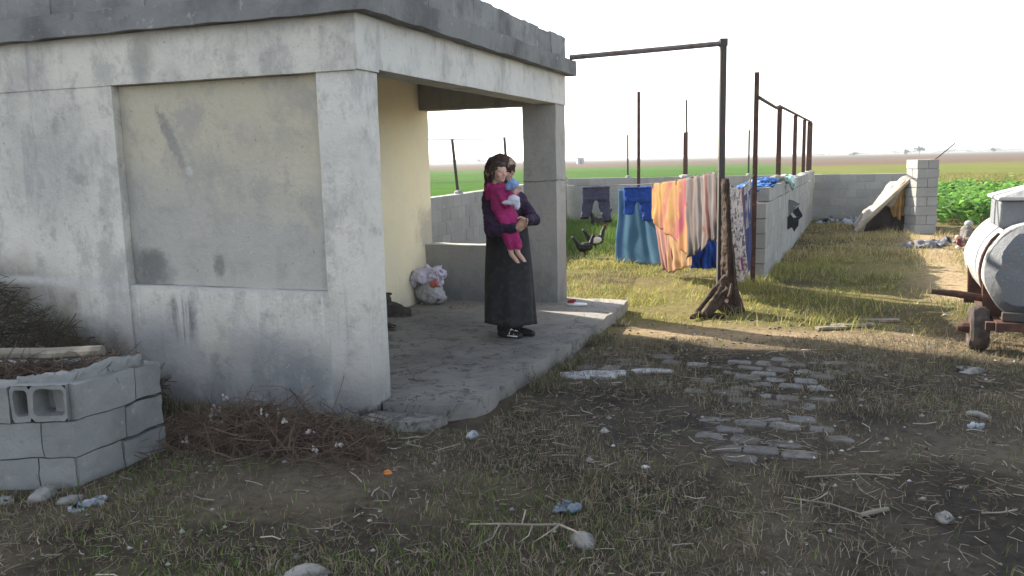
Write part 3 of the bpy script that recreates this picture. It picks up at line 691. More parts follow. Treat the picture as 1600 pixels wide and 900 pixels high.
M['navy']=mat('navy_cloth',(.045,.05,.13),[(14,(.035,.04,.10),.45,.7)],bump=[(60,.003)],transl=.1)
def floral_m():
    k=NT('floral_print'); v=k.obj(); uv=k.uv(); X,Y,Z=k.sep(uv); n=k.noise(v,13,5,.7,1.2); n2=k.noise(v,28,3,.6)
    c=k.mix(k.ramp(n,.50,.56),(.50,.44,.42),(.11,.10,.10)); c=k.mix(k.ramp(n2,.60,.66,0,.8),c,(.30,.20,.20))
    c=k.mix(k.ramp(k.math('ADD',k.math('ABSOLUTE',k.math('SUBTRACT',X,.62)),k.math('MULTIPLY',k.math('ABSOLUTE',k.math('SUBTRACT',Y,.83)),2.2)),.26,.20),c,(.20,.025,.10))
    c=k.mix(k.ramp(k.math('ABSOLUTE',k.math('SUBTRACT',X,.97)),.05,.03),c,(.34,.24,.28))
    k.col(c); k.transl(.2,c); return k.m
M['floral']=floral_m()
L_=lambda f0,f1,dz=0: (lambda u: line_pt(f0+(f1-f0)*u)+Vector((0,0,dz)))
def hemf(f0,f1,z0,z1,ox=0,oy=0,wob=.03,seed=0):
    def g(u):
        p=line_pt(f0+(f1-f0)*u); return Vector((p.x+ox,p.y+oy,z0+(z1-z0)*u+wob*mnoise.noise(Vector((u*6,seed,0)))))
    return g
# big teal blue blanket: hung at the far end, spread to the ground
cloth('blanket',lambda u: Vector((1.80+.62*u,13.9-.45*u,1.20+.03*u)),lambda u: Vector((1.68+.92*u,13.5-.75*u,.03)),M['tealblanket'],'big dull blue blanket hanging down to the grass at the far end of the line','blanket',amp=.016,folds=2.0,seed=1,thick=.012)
# cobalt garment over it (trousers: waist with two legs)
def pants(name,c,w_,h,m,label,rz,crotch=.42,legs=(1,1),cuff=None,flare=.1):
    root=empty(name,c,rz,label,'trousers'); b=MB(); rings=[]
    def leg(sx,hh):
        rs=[]
        for j in range(9):
            f=j/8; z=-crotch*h*.9-(hh*h-crotch*h*.9)*f; cx=sx*(w_*.25+f*w_*flare); rx=w_*.25*(1-.28*f); n=14
            rs.append([(cx+rx*math.cos(2*math.pi*k_/n),.035*(1+.3*math.sin(5*f+k_))*math.sin(2*math.pi*k_/n)+.02*math.sin(f*4+sx),z) for k_ in range(n)])
        b.loft(rs)
    n=20; rs=[]
    for j in range(8):
        f=j/7; z=-f*crotch*h; rx=w_*.5*(1+.04*math.sin(f*3)); rs.append([(rx*math.cos(2*math.pi*k_/n),.04*math.sin(2*math.pi*k_/n)+.012*math.sin(3*math.cos(2*math.pi*k_/n)*2+f*4),z) for k_ in range(n)])
    b.loft(rs); leg(-1,legs[0]); leg(1,legs[1])
    blob('cloth',b,.012,m,root,3,.02,9)
    b=MB(); b.tube([(w_*.505*math.cos(t),.045*math.sin(t),-.015) for t in np.linspace(0,2*math.pi,21)],.014,6); b.build('waistband',m,root,smooth=True)
    if cuff:
        for sx,hh in zip((-1,1),legs):
            b=MB(); cx=sx*(w_*.25+w_*flare); b.ell((cx,.02,-hh*h+.0),(w_*.19,.045,.035)); blob('cuff',b,.012,cuff,root,2)
    return root
pants('hanging_trousers',(1.46,14.35,1.235),.46,.58,M['navyknit'],'faded navy trousers with black cuffs, hung at the left end of the line',R(-8),legs=(.90,1.0),cuff=M['black'],flare=.17,crotch=.40)
pants('hanging_shorts',(2.03,13.42,1.245),.44,.54,M['cobalt'],'cobalt blue child trousers hung in front of the big blue blanket',R(-16),legs=(.82,1.0),crotch=.45)
cloth('sheet',L_(.57,.235,.0),hemf(.60,.24,.84,.52,.02,-.08,.08,3),M['orange'],'orange sheet with pink and yellow bands hung from the middle of the line','sheet',amp=.022,folds=3.0,seed=4,nu=90)
cloth('towel',lambda u: Vector((2.06+.13*u,12.15-.6*u,.92-.03*u)),lambda u: Vector((2.18+.06*u,11.95-.45*u,.10+.02*u)),M['pinkstripe'],'pink striped towel slanting below the orange sheet','towel',amp=.02,folds=2,seed=5)
cloth('towel',lambda u: Vector((2.17+.10*u,11.62-.9*u,.80-.04*u)),lambda u: Vector((2.19+.11*u,11.62-.95*u,.10+.22*u)),M['peach'],'peach coloured towel hanging lowest below the orange sheet','towel',amp=.03,folds=2.5,seed=6)
cloth('flowered_cloth',L_(.245,.02,.0),hemf(.25,.015,.44,.82,.03,-.02,.07,8),M['floralgrey'],'long grey flowered cloth with red blotches nearest the pipe post','cloth',amp=.026,folds=3.5,seed=9,nu=90)
cloth('cloth_scrap',lambda u: Vector((2.60+.30*u,11.9-.1*u,.52+.06*u)),lambda u: Vector((2.52+.38*u,11.8-.1*u,.14)),M['cobalt'],'bunched blue cloth low behind the flowered cloth','cloth',amp=.05,folds=2,seed=12)
for f in (.565,.49,.41,.33,.245,.17,.10,.03):
    q=line_pt(f); o=MB().box(-.007,.007,-.009,.009,-.055,.022).build('clothes_peg',M['paleWood'],bevel=.002,loc=q); tag(o,'small wooden peg holding the '+('orange sheet' if f>.245 else 'grey flowered cloth')+' on the long line','peg','pegs on the long clothes line' if f>.245 else 'pegs on the near end of the line')
# second line: pipe post to the post at the wall end
def l2(f): a=Vector((2.31,9.22,1.50)); c=Vector((3.15,10.9,1.46)); p=a.lerp(c,f); p.z-=.17*math.sin(math.pi*f); return p
o=MB().tube([l2(i/10) for i in range(11)],.006,5).build('clothes_line',M['iron']); tag(o,'short sagging clothes line between the pipe post and the post at the wall end','clothes line')
cloth('curtain',lambda u:l2(.06+.52*u)+Vector((0,0,.01)),lambda u: Vector((2.62+.26*u,9.75+.45*u,.22+.02*u)),M['floral'],'pale floral curtain with a maroon hem hung right of the pipe post','curtain',amp=.035,folds=2.5,seed=14)
cloth('towel',lambda u:l2(.66+.22*u)+Vector((0,0,.012)),lambda u: l2(.66+.22*u)+Vector((0,0,-.55)),M['canvas'],'whitish towel on the short line beside the tall rusty post','towel',amp=.012,folds=1.5,seed=15)
cloth('dark_cloth',lambda u:l2(.60+.28*u)+Vector((.03,.06,-.1)),lambda u: l2(.60+.28*u)+Vector((.03,.06,-1.15)),M['navy'],'navy cloth behind the whitish towel on the short line','cloth',amp=.012,folds=1.5,seed=16)
cloth('maroon_strip',lambda u:l2(.585+.05*u)+Vector((0,-.02,0)),lambda u: l2(.60+.05*u)+Vector((0,-.02,-1.15)),M['maroon'],'narrow maroon strip of cloth between the floral curtain and the whitish towel','cloth',amp=.008,folds=1,seed=17,nu=8)
# brown sackcloth on the pipe post
b=MB(); n=26; rings=[]; n=56
for j in range(40):
    f=j/39; z=1.46-1.43*f; cx=2.325+.055*f; rx=.042+.022*f+.055*max(0,f-.35)**1.0; ry=.045+.07*f
    rings.append([(cx+rx*math.cos(2*math.pi*q/n)*(1+.14*math.sin(5*2*math.pi*q/n+f*3)),9.13-.05*f+ry*math.sin(2*math.pi*q/n)*(1+.34*math.sin(6*2*math.pi*q/n+1.5*f)),z) for q in range(n)])
b.loft(rings)
for (x0,y0,z0,x1,y1,z1,r0,r1) in ((2.31,9.03,.40,1.98,8.86,.06,.028,.030),(2.30,8.99,.34,2.02,8.74,.04,.025,.032),(2.32,9.0,.24,2.10,8.82,.04,.04,.045),(1.97,8.84,.035,2.22,8.72,.03,.03,.032),(2.41,9.04,.24,2.45,9.0,.05,.06,.075),(2.25,8.97,.10,2.36,8.90,.04,.06,.06),(2.28,9.01,.38,2.20,8.86,.20,.018,.016),(2.20,8.86,.20,2.05,8.80,.09,.016,.02),(1.99,8.78,.04,1.88,8.70,.03,.035,.025),(2.36,8.93,.33,2.30,8.80,.22,.02,.018)):
    b.capsule((x0,y0,z0),r0,(x1,y1,z1),r1)
tag(blob('sackcloth',b,.009,M['burlap'],None,2,.012,14),'long brown sackcloth hanging round the pipe post and heaped at its foot','sackcloth')

# ------------------------------------------------------------------ things on and by the pen walls
def crumple(name,pts,m,label,cat,voxel=.02,disp=.05,ds=9,seed=0,it=2):
    b=MB()
    for q in pts: b.ell(q[:3],q[3:6],(0,0,q[6] if len(q)>6 else 0))
    return tag(blob(name,b,voxel,m,None,it,disp,ds,seed=seed),label,cat)
crumple('blue_tarp',[(3.45,11.9,1.27,.28,.42,.045,-.4),(3.85,12.75,1.31,.2,.42,.05,-.4),(3.15,11.4,1.22,.2,.25,.04,-.4)],M['tarp'],'crumpled blue tarp lying over the near end of the right hand wall','tarp',.022,.05,7,1)
crumple('feed_sack',[(4.22,13.35,1.33,.13,.17,.06,-.4)],M['canvas'],'small pale sack on the wall top between blue tarp and teal bag','sack',.018,.04,9,2)
crumple('teal_bag',[(4.52,13.85,1.31,.15,.22,.07,-.4),(4.60,13.75,1.22,.06,.10,.10,-.4)],M['teal'],'pale teal plastic bag drooping over the right hand wall top','bag',.018,.05,9,3)
def rag(name,cx,cy,cz,pts,m,label):
    ang=-.28; b=MB(); n=len(pts); q=[]
    for off in (0.0,.022):
        ring=[]
        for i in range(n):
            for f in (0,.33,.66):
                a=Vector(pts[i]).lerp(Vector(pts[(i+1)%n]),f); u,vv=a
                d=off+.03*mnoise.noise(Vector((u*14,vv*14,1)))
                ring.append((cx+u*math.cos(ang)-d*math.sin(ang),cy+u*math.sin(ang)+d*math.cos(ang),cz+vv))
        q.append(ring)
    b.loft(q); return tag(b.build(name,m,rough=.010,rscale=18,bevel=.003),label,'rag')
rag('rag',4.80,14.35,.55,[(-.14,-.16),(-.13,.0),(-.02,.15),(.03,.08),(.12,.10),(.11,-.05),(.05,-.16),(.01,-.08),(-.06,-.12)],M['blackpl'],'biggest black rag on the right hand wall, lower left of the three')
rag('rag',5.11,15.0,.66,[(-.09,.04),(.02,.12),(.10,-.05),(.03,-.12)],M['blackpl'],'small black rag on the right hand wall, right of the biggest one')
rag('rag',4.83,14.45,.80,[(-.12,-.13),(-.08,.06),(-.03,.14),(.13,.06),(.03,-.05),(-.01,-.13)],M['greyrag'],'grey rag on the right hand wall above the black ones')
# canvas lean-to
lt=empty('canvas_shelter',(8.0,18.4,0),0,'lean-to of pale canvas over a slanting plank by the block pier','shelter')
o_=Vector((8.0,18.4,0))
A0=Vector((7.50,18.25,.02))-o_; A1=Vector((8.52,17.85,1.17))-o_; B0=Vector((7.98,19.6,.02))-o_; B1=Vector((9.12,19.25,1.16))-o_
MB().tube([A0,A0.lerp(A1,.5)+Vector((0,0,.015)),A1],[.05,.045,.04],8,flat=.6).build('plank',M['wood'],lt,rough=.008)
def sheet(u,v):
    w_=min(v/.7,1.0); p=A0.lerp(A1,u).lerp(B0.lerp(B1,u),w_)
    if v>.7: e=(v-.7)/.3; p.y+=.35*e; p.z*=(1-e)
    p.z+= .0+(.24*math.sin(math.pi*min(v*1.1,1))*math.sin(math.pi*u)**.7*(.9+1.5*mnoise.noise(Vector((u*4.0,3,1)))) if v<.91 else 0)+.08*mnoise.noise(Vector((u*8,v*4,2)))*(.4+v)+.035*abs(mnoise.noise(Vector((u*16,v*3,8))))
    return p
o=MB().grid(sheet,40,30).build('canvas',M['tentcanvas'],lt,smooth=True); mo=o.modifiers.new('t','SOLIDIFY'); mo.thickness=.012
def flap(u,v):
    p=A0.lerp(A1,u)+Vector((.02,.03,.03)); return p+Vector((0,-.03-.03*math.sin(u*20)*v,-.20*v*(.55+.9*mnoise.noise(Vector((u*7,1,4)))+.25*math.sin(u*13))))
o=MB().grid(flap,40,6).build('canvas_hem',M['hemcloth'],lt,smooth=True); mo=o.modifiers.new('t','SOLIDIFY'); mo.thickness=.01
def inner_shade(u,v):
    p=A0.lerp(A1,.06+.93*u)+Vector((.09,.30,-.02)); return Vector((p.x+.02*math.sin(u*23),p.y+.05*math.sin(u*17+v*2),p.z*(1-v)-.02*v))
o=MB().grid(inner_shade,30,12).build('inner_shade_sheet',M['inner_shade'],lt,smooth=True); mo=o.modifiers.new('t','SOLIDIFY'); mo.thickness=.012  # added dark sheet standing in for the shaded interior
def rg(u,v):
    p=Vector((8.12+.36*u,18.12-.05*u,.72+.42*u)); q=Vector((8.26+.20*u,18.12,.30+.05*math.sin(u*8))); r=p.lerp(q,v); r.y+=.06*math.sin(u*14+v*3)*v; return r
o=MB().grid(rg,26,18).build('ochre_rag',M['ochre'],smooth=True); mo=o.modifiers.new('t','SOLIDIFY'); mo.thickness=.01; tag(o,'ochre rag hanging under the canvas lean-to','rag')
crumple('plastic_heap',[(7.95,21.0,.03,.22,.16,.09),(8.35,20.7,.03,.25,.14,.07),(7.6,20.6,.02,.2,.12,.06),(8.05,20.2,.02,.16,.12,.08)],M['plwhite'],'white and blue plastic scraps at the foot of the back right wall','plastic scraps',.03,.14,7,5)
crumple('rag_heap',[(7.55,15.15,.02,.45,.22,.07,.3),(7.95,15.5,.02,.30,.16,.05),(7.2,14.9,.02,.25,.14,.05)],M['greyrag'],'heap of dark rags lying on the bare path by the block pier','rags',.03,.10,7,6)
tag(MB().tube([(3.17,11.28,.02),(3.17,11.28,.12)],[.05,.05],10).build('plastic_bottle',M['clearblue'],rough=.012,rscale=14),'squashed blue plastic bottle at the near end of the right hand wall','bottle')
for i,(x,y,rz,l,wd) in enumerate(((3.35,8.12,.06,.42,.10),(3.72,8.35,-.05,.36,.09),(3.1,8.02,.12,.30,.07))):
    b=MB(); b.box(-l/2,l/2,-wd/2,wd/2,0,.022); tag(b.build('board',M['paleWood'],rough=.006,rscale=20,bevel=.003,sub=.06,loc=(x,y,zg(x,y)+.008),rz=rz),('middle','right','left')[i]+' one of three short grey boards lying in the grass left of the trailer wheel','board')

# ------------------------------------------------------------------ WATER TANK TRAILER
TA=.3979
tr=empty('tank_trailer',(4.33,6.78,0),-TA,'grey metal tank trailer on small wheels with a rusty frame','trailer')
rT,zT,LT=.42,.70,1.45
b=MB(); n=48; rings=[]
for y,r_ in [(0,rT-.012),(.004,rT+.004),(.035,rT+.006),(.04,rT)]+[(.04+(LT-.08)*i/16,rT+ (.006 if i in (4,8,12) else 0)) for i in range(1,16)]+[(LT-.04,rT),(LT-.035,rT+.006),(LT-.004,rT+.004),(LT,rT-.012)]:
    rings.append([(r_*math.cos(2*math.pi*q/n),y,zT+r_*math.sin(2*math.pi*q/n)) for q in range(n)])
b.loft(rings,caps=False); b.build('tank_shell',M['galv'],tr,smooth=True,rough=.016,rscale=5)
for y,s in ((-.004,-1),(LT+.004,1)):
    b=MB(); rs=[]
    for f,d in ((1,.012),(.985,-.006),(.9,.010),(.6,.022),(.3,.028),(.02,.03)): rs.append([((rT-.006)*f*math.cos(2*math.pi*q/n),y+s*d+.010*mnoise.noise(Vector((f*2.5*math.cos(2*math.pi*q/n),f*2.5*math.sin(2*math.pi*q/n),y))),zT+(rT-.006)*f*math.sin(2*math.pi*q/n)) for q in range(n)])
    b.loft(rs); b.build('tank_end',M['galvend'],tr,smooth=True)
hb_=empty_=None
b=MB(); b.box(-.30,.40,.24,.86,zT+rT-.08,zT+rT+.155); o=b.build('hatch_box',M['galvend'],tr,bevel=.02,rough=.004)
b=MB(); b.loft([[(-.325,.20,zT+rT+.158),(.42,.20,zT+rT+.158),(.42,.90,zT+rT+.158),(-.325,.90,zT+rT+.158)],[(-.325,.20,zT+rT+.185),(.42,.20,zT+rT+.185),(.42,.90,zT+rT+.185),(-.325,.90,zT+rT+.185)],[(-.05,.34,zT+rT+.27),(.36,.34,zT+rT+.27),(.36,.80,zT+rT+.27),(-.05,.80,zT+rT+.27)]]); b.build('hatch_lid',M['galv'],tr,bevel=.008)
for x in (-.30,.30):
    b=MB(); b.box(x-.03,x+.03,-.18,LT+.35,.22,.30); b.build('frame_rail',M['rust'],tr,bevel=.005,rough=.003)
for q in ((-.40,.40,-.14,-.08,.225,.295),(-.42,.42,.02,.08,.215,.285),(-.42,.42,LT-.1,LT-.04,.215,.285)): MB().box(*q).build('cross_beam',M['rust'],tr,bevel=.005,rough=.003)
b=MB(); b.box(-.28,.30,-.10,-.035,.302,.372); b.build('bumper_channel',M['iron'],tr,bevel=.006)
for y in (.12,LT-.2):
    for sx in (-1,1):
        b=MB(); b.loft([[(sx*.20,y,.30),(sx*.40,y,.30),(sx*.40,y+.05,.30),(sx*.20,y+.05,.30)],[(sx*.33,y,zT-.19),(sx*.415,y,zT-.06),(sx*.415,y+.05,zT-.06),(sx*.33,y+.05,zT-.19)]]); b.build('saddle',M['rust'],tr,bevel=.004)
for y in (.16,):
    b=MB(); pts=[((rT+.012)*math.cos(a),y,zT+(rT+.012)*math.sin(a)) for a in np.linspace(-2.6,math.pi*1+2.6-3.14+.54,2)]
    b.tube([((rT+.014)*math.cos(a),y,zT+(rT+.014)*math.sin(a)) for a in np.linspace(math.pi*.75,math.pi*1.35,12)],.014,6); b.build('strap',M['rust'],tr)
b=MB(); b.tube([(-.80,.10,.50),(-.62,.12,.485),(-.32,.16,.44)],[.022,.030,.034],8,flat=.6); b.tube([(-.36,.14,.20),(-.36,.15,.60)],.022,6); b.tube([(-.40,.05,.30),(-.33,.30,.55)],.016,6); b.build('lever',M['rust'],tr,rough=.004)
b=MB(); b.tube([(-.55,.16,.20),(.75,.16,.20)],.026,8); b.build('axle',M['rust'],tr)
for sx in (-.42,.66):
    wh=MB(); rs=[];n=40
    for x,r in ((-.055,.10),(-.075,.14),(-.072,.175),(-.05,.192),(0,.196),(.05,.192),(.072,.175),(.075,.14),(.055,.10)): rs.append([(sx+x,.16+r*math.cos(2*math.pi*q/n),.19+r*math.sin(2*math.pi*q/n)) for q in range(n)])
    wh.loft(rs); o=wh.build('wheel',M['rubber'],tr,smooth=False,rough=.006,rscale=18)
    b=MB(); b.tube([(sx-.068,.16,.19),(sx+.068,.16,.19)],[.11,.11],20); b.build('rim',M['rust'],o)
    b=MB(); b.tube([(sx-.16,.16,.19),(sx-.12,.16,.19),(sx-.06,.16,.19)],[.028,.045,.055],10); b.build('hub',M['rust'],o)
b=MB(); b.tube([(-.30,LT+.3,.25),(0,LT+1.0,.27),(.30,LT+.3,.25)],.028,8); b.build('drawbar',M['rust'],tr)

# ------------------------------------------------------------------ WOMAN WITH CHILD  (x right, y away from the camera, z up, metres)
wz=.12
woman=empty('person',(-.03,7.42,wz),0,'woman in purple knitwear and long black skirt standing on the porch holding a child','person')
woman.scale=(1.02,1.02,1.02)
def fingers(b,wrist,dirv,side,palm=.075,up=Vector((0,0,1)),curl=.6,l=.07,r=.0085,thumb=1):
    d=Vector(dirv).normalized(); s_=Vector(side).normalized(); nrm=d.cross(s_).normalized(); w_=Vector(wrist); e=w_+d*palm
    b.capsule(w_,.022,w_+d*palm*.6,.026); b.capsule(w_+d*.03-s_*.022,.014,e-s_*.026,.013); b.capsule(w_+d*.03+s_*.022,.014,e+s_*.026,.013); b.capsule(w_+d*.03,.015,e,.014)
    for i,(o_,ln) in enumerate(((-.030,.86),(-.010,1.0),(.010,.95),(.030,.75))):
        p=e+s_*o_; q=p+(d*math.cos(curl*.5)-nrm*math.sin(curl*.5))*l*ln*.5; t=q+(d*math.cos(curl*1.6)-nrm*math.sin(curl*1.6))*l*ln*.5
        b.capsule(p,r,q,r*.95); b.capsule(q,r*.95,t,r*.8)
    p=w_+d*.018-s_*.026*thumb; q=p+(d*.6-s_*thumb*.75-nrm*.25).normalized()*.036; t=q+(d*.95-s_*thumb*.15-nrm*.35).normalized()*.03
    b.capsule(p,.013,q,.010); b.capsule(q,.010,t,.008)
def head(b,c,s,f,tilt=0):
    """head with a face: c centre, s size (height), f facing (xy)"""
    c=Vector(c); f=Vector((f[0],f[1],tilt)).normalized(); sd=Vector((-f.y,f.x,0)).normalized(); up=f.cross(sd)*1.0
    up=sd.cross(f)*-1 if up.z<0 else up
    P=lambda a,q,z: c+f*a*s+sd*q*s+up*z*s
    yaw=math.atan2(f.y,f.x)
    b.ell(P(-.02,0,.08),(.41*s,.345*s,.40*s),(0,0,yaw)); b.ell(P(.07,0,-.16),(.29*s,.27*s,.32*s),(0,0,yaw)); b.ell(P(.20,0,-.36),(.13*s,.14*s,.10*s),(0,0,yaw))
    b.capsule(P(.36,0,.04),.028*s,P(.43,0,-.11),.042*s); b.ell(P(.38,0,-.13),(.05*s,.07*s,.035*s),(0,0,yaw))
    for q in (-1,1):
        b.ell(P(.26,.20*q,-.10),(.10*s,.10*s,.10*s)); b.ell(P(.32,.13*q,.10),(.06*s,.12*s,.035*s),(0,0,yaw)); b.ell(P(-.02,.35*q,-.03),(.06*s,.03*s,.10*s),(0,0,yaw))
    b.ell(P(.315,0,-.23),(.05*s,.10*s,.028*s),(0,0,yaw)); b.ell(P(.305,0,-.275),(.05*s,.085*s,.03*s),(0,0,yaw))
    return P,yaw
def face_bits(P,s,yaw,parent):
    for q in (-1,1):
        MB().ell(P(.315,.13*q,.045),(.028*s,.05*s,.028*s),(0,0,yaw)).build('eye',M['eye'],parent,smooth=True)
        MB().tube([P(.345,.05*q,.105),P(.355,.13*q,.13),P(.30,.22*q,.10)],[.012*s,.016*s,.008*s],6).build('eyebrow',M['hair'],parent,smooth=True)
    b=MB(); b.ell(P(.345,0,-.245),(.03*s,.085*s,.026*s),(0,0,yaw)); b.build('lips',M['lip'],parent,smooth=True)
# skin figure
b=MB(); hc=(-.018,.085,1.465); P,yw=head(b,hc,.215,(.86,-.50))
b.capsule((-.02,.09,1.40),.052,(-.02,.10,1.27),.062)
b.ell((-.01,.09,1.10),(.15,.12,.20)); b.ell((-.01,.09,.86),(.15,.13,.17)); b.capsule((-.14,.03,1.22),.05,(.09,.16,1.22),.05)
RS=Vector((-.155,.02,1.215)); RE=Vector((-.130,-.235,.975)); RW=Vector((.075,-.345,1.000))
LS=Vector((.11,.15,1.21)); LE=Vector((.225,-.06,1.045)); LW=Vector((.160,-.290,1.055))
b.capsule(RS,.045,RE,.036); b.capsule(RE,.034,RW,.024); b.capsule(LS,.045,LE,.036); b.capsule(LE,.034,LW,.024)
fingers(b,RW,(.85,-.12,.45),(-.1,.1,-1),curl=.9,thumb=1)
fingers(b,LW,(-.45,-.62,-.40),(.3,-.2,-1),curl=1.1,thumb=1)
for sx,y0 in ((-.055,.06),(.06,.13)):
    b.capsule((sx*1.1,y0+.02,.80),.075,(sx,y0,.44),.052); b.capsule((sx,y0,.44),.05,(sx+.005,y0+.02,.09),.034); b.capsule((sx+.0,y0+.02,.05),.036,(sx+.12,y0-.05,.03),.026)
body=blob('body',b,.0065,M['skin'],woman,3)
face_bits(P,.215,yw,body)
# scarf over the head
b=MB(); b.ell((-.045,.090,1.505),(.135,.115,.108)); b.ell((-.085,.09,1.44),(.110,.115,.16)); b.capsule((-.13,.06,1.42),.06,(-.15,.04,1.26),.055); b.capsule((-.075,.10,1.40),.085,(-.11,.09,1.27),.075); b.ell((-.01,.08,1.325),(.10,.10,.06)); b.capsule((-.10,.04,1.32),.06,(-.145,.03,1.22),.045)
blob('headscarf',b,.008,M['scarf'],woman,3,.012,22)
# knitwear
b=MB(); b.ell((-.015,.09,1.12),(.185,.155,.22)); b.ell((-.01,.09,.92),(.185,.165,.20)); b.capsule((-.145,.03,1.225),.066,(.10,.15,1.225),.066); b.capsule((-.02,.09,1.30),.075,(-.02,.09,1.22),.11)
b.capsule(RS,.068,RE,.062); b.capsule(RE,.060,RW-(RW-RE)*.10,.044); b.capsule(LS,.068,LE,.060); b.capsule(LE,.058,LW-(LW-LE)*.10,.044)
blob('cardigan',b,.009,M['purple'],woman,3,.014,16)
# skirt
b=MB(); n=72; rings=[]
for j in range(30):
    f=j/29; z=1.0-.885*f; rx=.178+.05*f+.008*math.sin(f*3); ry=.160+.045*f; ring=[]
    for q in range(n):
        a=2*math.pi*q/n; k_=1+(.012+.055*f)*math.sin(7*a+1.3*math.sin(a)+f)*f**.6+.02*f*mnoise.noise(Vector((math.cos(a)*2,math.sin(a)*2,f*2)))
        ring.append((.0+rx*k_*math.cos(a)+.005*f,.09+ry*k_*math.sin(a),z-.018*math.sin(a*1+.6)*f-(.012*math.sin(3*a)*f)))
    rings.append(ring)
b.loft(rings); b.build('skirt',M['skirt'],woman,smooth=True)
b=MB()
for sx,y0 in ((-.055,.06),(.06,.13)): b.capsule((sx,y0,.42),.075,(sx+.005,y0+.02,.065),.062)
blob('trousers',b,.010,M['black'],woman,2,.01,18)
for sx,y0,k_ in ((-.05,.045,1),(.065,.12,0)):
    b=MB(); b.capsule((sx-.025,y0+.03,.035),.038,(sx+.05,y0-.005,.032),.040); b.capsule((sx+.05,y0-.005,.032),.040,(sx+.135,y0-.055,.025),.030); b.ell((sx+.05,y0,.010),(.12,.045,.012),(0,0,-.42))
    o=blob('shoe',b,.007,M['shoe'],woman,2)
    if k_:
        b=MB(); b.tube([(sx+.045,y0-.045,.035),(sx+.065,y0-.015,.072),(sx+.085,y0+.03,.05)],.010,6,flat=.5); b.tube([(sx+.085,y0-.062,.030),(sx+.10,y0-.03,.062),(sx+.12,y0+.008,.045)],.009,6,flat=.5); b.tube([(sx+.03,y0-.04,.022),(sx+.085,y0-.068,.02),(sx+.12,y0-.075,.02)],.006,6); b.build('white_trim',M['whitepl'],o,smooth=True)
# child on her arm
child=empty('person',(-.03,7.42,wz),0,'small barefoot child in magenta fleece held on the woman arm, looking sideways','person')
child.scale=(1.02,1.02,1.02)
b=MB(); ch=(-.060,-.120,1.452); Pc,yc=head(b,ch,.180,(.62,-.78))
b.capsule((-.08,-.10,1.39),.036,(-.075,-.11,1.30),.045); b.ell((-.045,-.135,1.20),(.075,.065,.13)); b.ell((-.01,-.165,1.08),(.075,.065,.08))
cs=Vector((-.055,-.175,1.285)); ce=Vector((-.01,-.235,1.200)); cw=Vector((.065,-.235,1.275))
b.capsule(cs,.028,ce,.024); b.capsule(ce,.023,cw,.017); 
fingers(b,cw,(.55,.25,.8),(.7,-.5,-.2),palm=.036,curl=.9,l=.036,r=.0062)
cs2=Vector((-.02,-.06,1.285)); ce2=Vector((.06,-.10,1.23)); cw2=Vector((.085,-.15,1.29)); b.capsule(cs2,.028,ce2,.024); b.capsule(ce2,.022,cw2,.017); fingers(b,cw2,(.2,-.4,.9),(.8,.3,-.1),palm=.034,curl=.9,l=.034,r=.0062)
for hx,hy,kx,ky,fx,fy,fz in ((-.02,-.19,-.005,-.275,.030,-.265,.755),(.035,-.17,.045,-.275,.085,-.27,.765)):
    b.capsule((hx,hy,1.06),.045,(kx,ky,.955),.038); b.capsule((kx,ky,.955),.035,(fx,fy,fz+.03),.022); b.capsule((fx,fy,fz+.02),.020,(fx+.045,fy-.035,fz-.035),.017)
    for t in range(5): q=Vector((fx+.045,fy-.035,fz-.035)); e=Vector((.6,.8,0))*(t-2)*.008; b.capsule(q+e,.0062,q+e+Vector((.014,-.010,-.016)),.005)
cbody=blob('body',b,.0055,M['childskin'],child,2)
face_bits(Pc,.180,yc,cbody)
b=MB(); b.ell(Pc(-.08,0,.14),(.43*.18,.385*.18,.41*.18),(0,0,yc)); b.ell(Pc(-.18,0,-.06),(.27*.18,.34*.18,.32*.18),(0,0,yc)); b.ell(Pc(.08,0,.36),(.30*.18,.33*.18,.17*.18),(0,0,yc))
for q in (-1,1): b.capsule(Pc(.04,.34*q,.10),.06*.18,Pc(.02,.36*q,-.25),.07*.18)
blob('hair',b,.006,M['hair'],child,2,.008,40)
b=MB(); b.ell((-.045,-.135,1.20),(.098,.085,.155)); b.ell((-.010,-.165,1.085),(.098,.085,.10)); b.capsule((-.09,-.13,1.31),.058,(-.03,-.10,1.31),.055); b.capsule(cs,.046,ce,.042); b.capsule(ce,.040,cw-(cw-ce)*.12,.030); b.capsule(cs2,.046,ce2,.040); b.capsule(ce2,.038,cw2-(cw2-ce2)*.12,.029)
b.ell((-.125,-.085,1.325),(.065,.06,.05)); b.capsule((-.15,-.09,1.31),.045,(-.155,-.07,1.24),.03); b.ell((-.08,-.115,1.345),(.062,.06,.022))
blob('fleece_top',b,.008,M['magenta'],child,2,.012,20)
b=MB()
for hx,hy,kx,ky,fx,fy,fz in ((-.02,-.19,-.005,-.275,.030,-.265,.775),(.035,-.17,.045,-.275,.085,-.27,.785)):
    b.capsule((hx,hy,1.07),.066,(kx,ky,.955),.056); b.capsule((kx,ky,.955),.052,(fx,fy,fz+.06),.040)
blob('leggings',b,.008,M['magenta'],child,2,.008,20)
toy=empty('soft_toy',(-.03,7.42,wz),0,'small pale blue and grey soft toy clutched by the child','toy'); toy.scale=(1.02,1.02,1.02)
b=MB(); b.ell((.055,-.215,1.355),(.05,.045,.05)); b.ell((.02,-.225,1.335),(.03,.03,.035)); blob('blue_part',b,.006,M['ltblue'],toy,2,.006,40)
b=MB(); b.ell((.060,-.255,1.225),(.055,.04,.05)); b.ell((.01,-.262,1.205),(.05,.03,.022)); b.ell((.085,-.25,1.185),(.03,.03,.045)); blob('grey_part',b,.006,M['greyplush'],toy,2,.006,40)

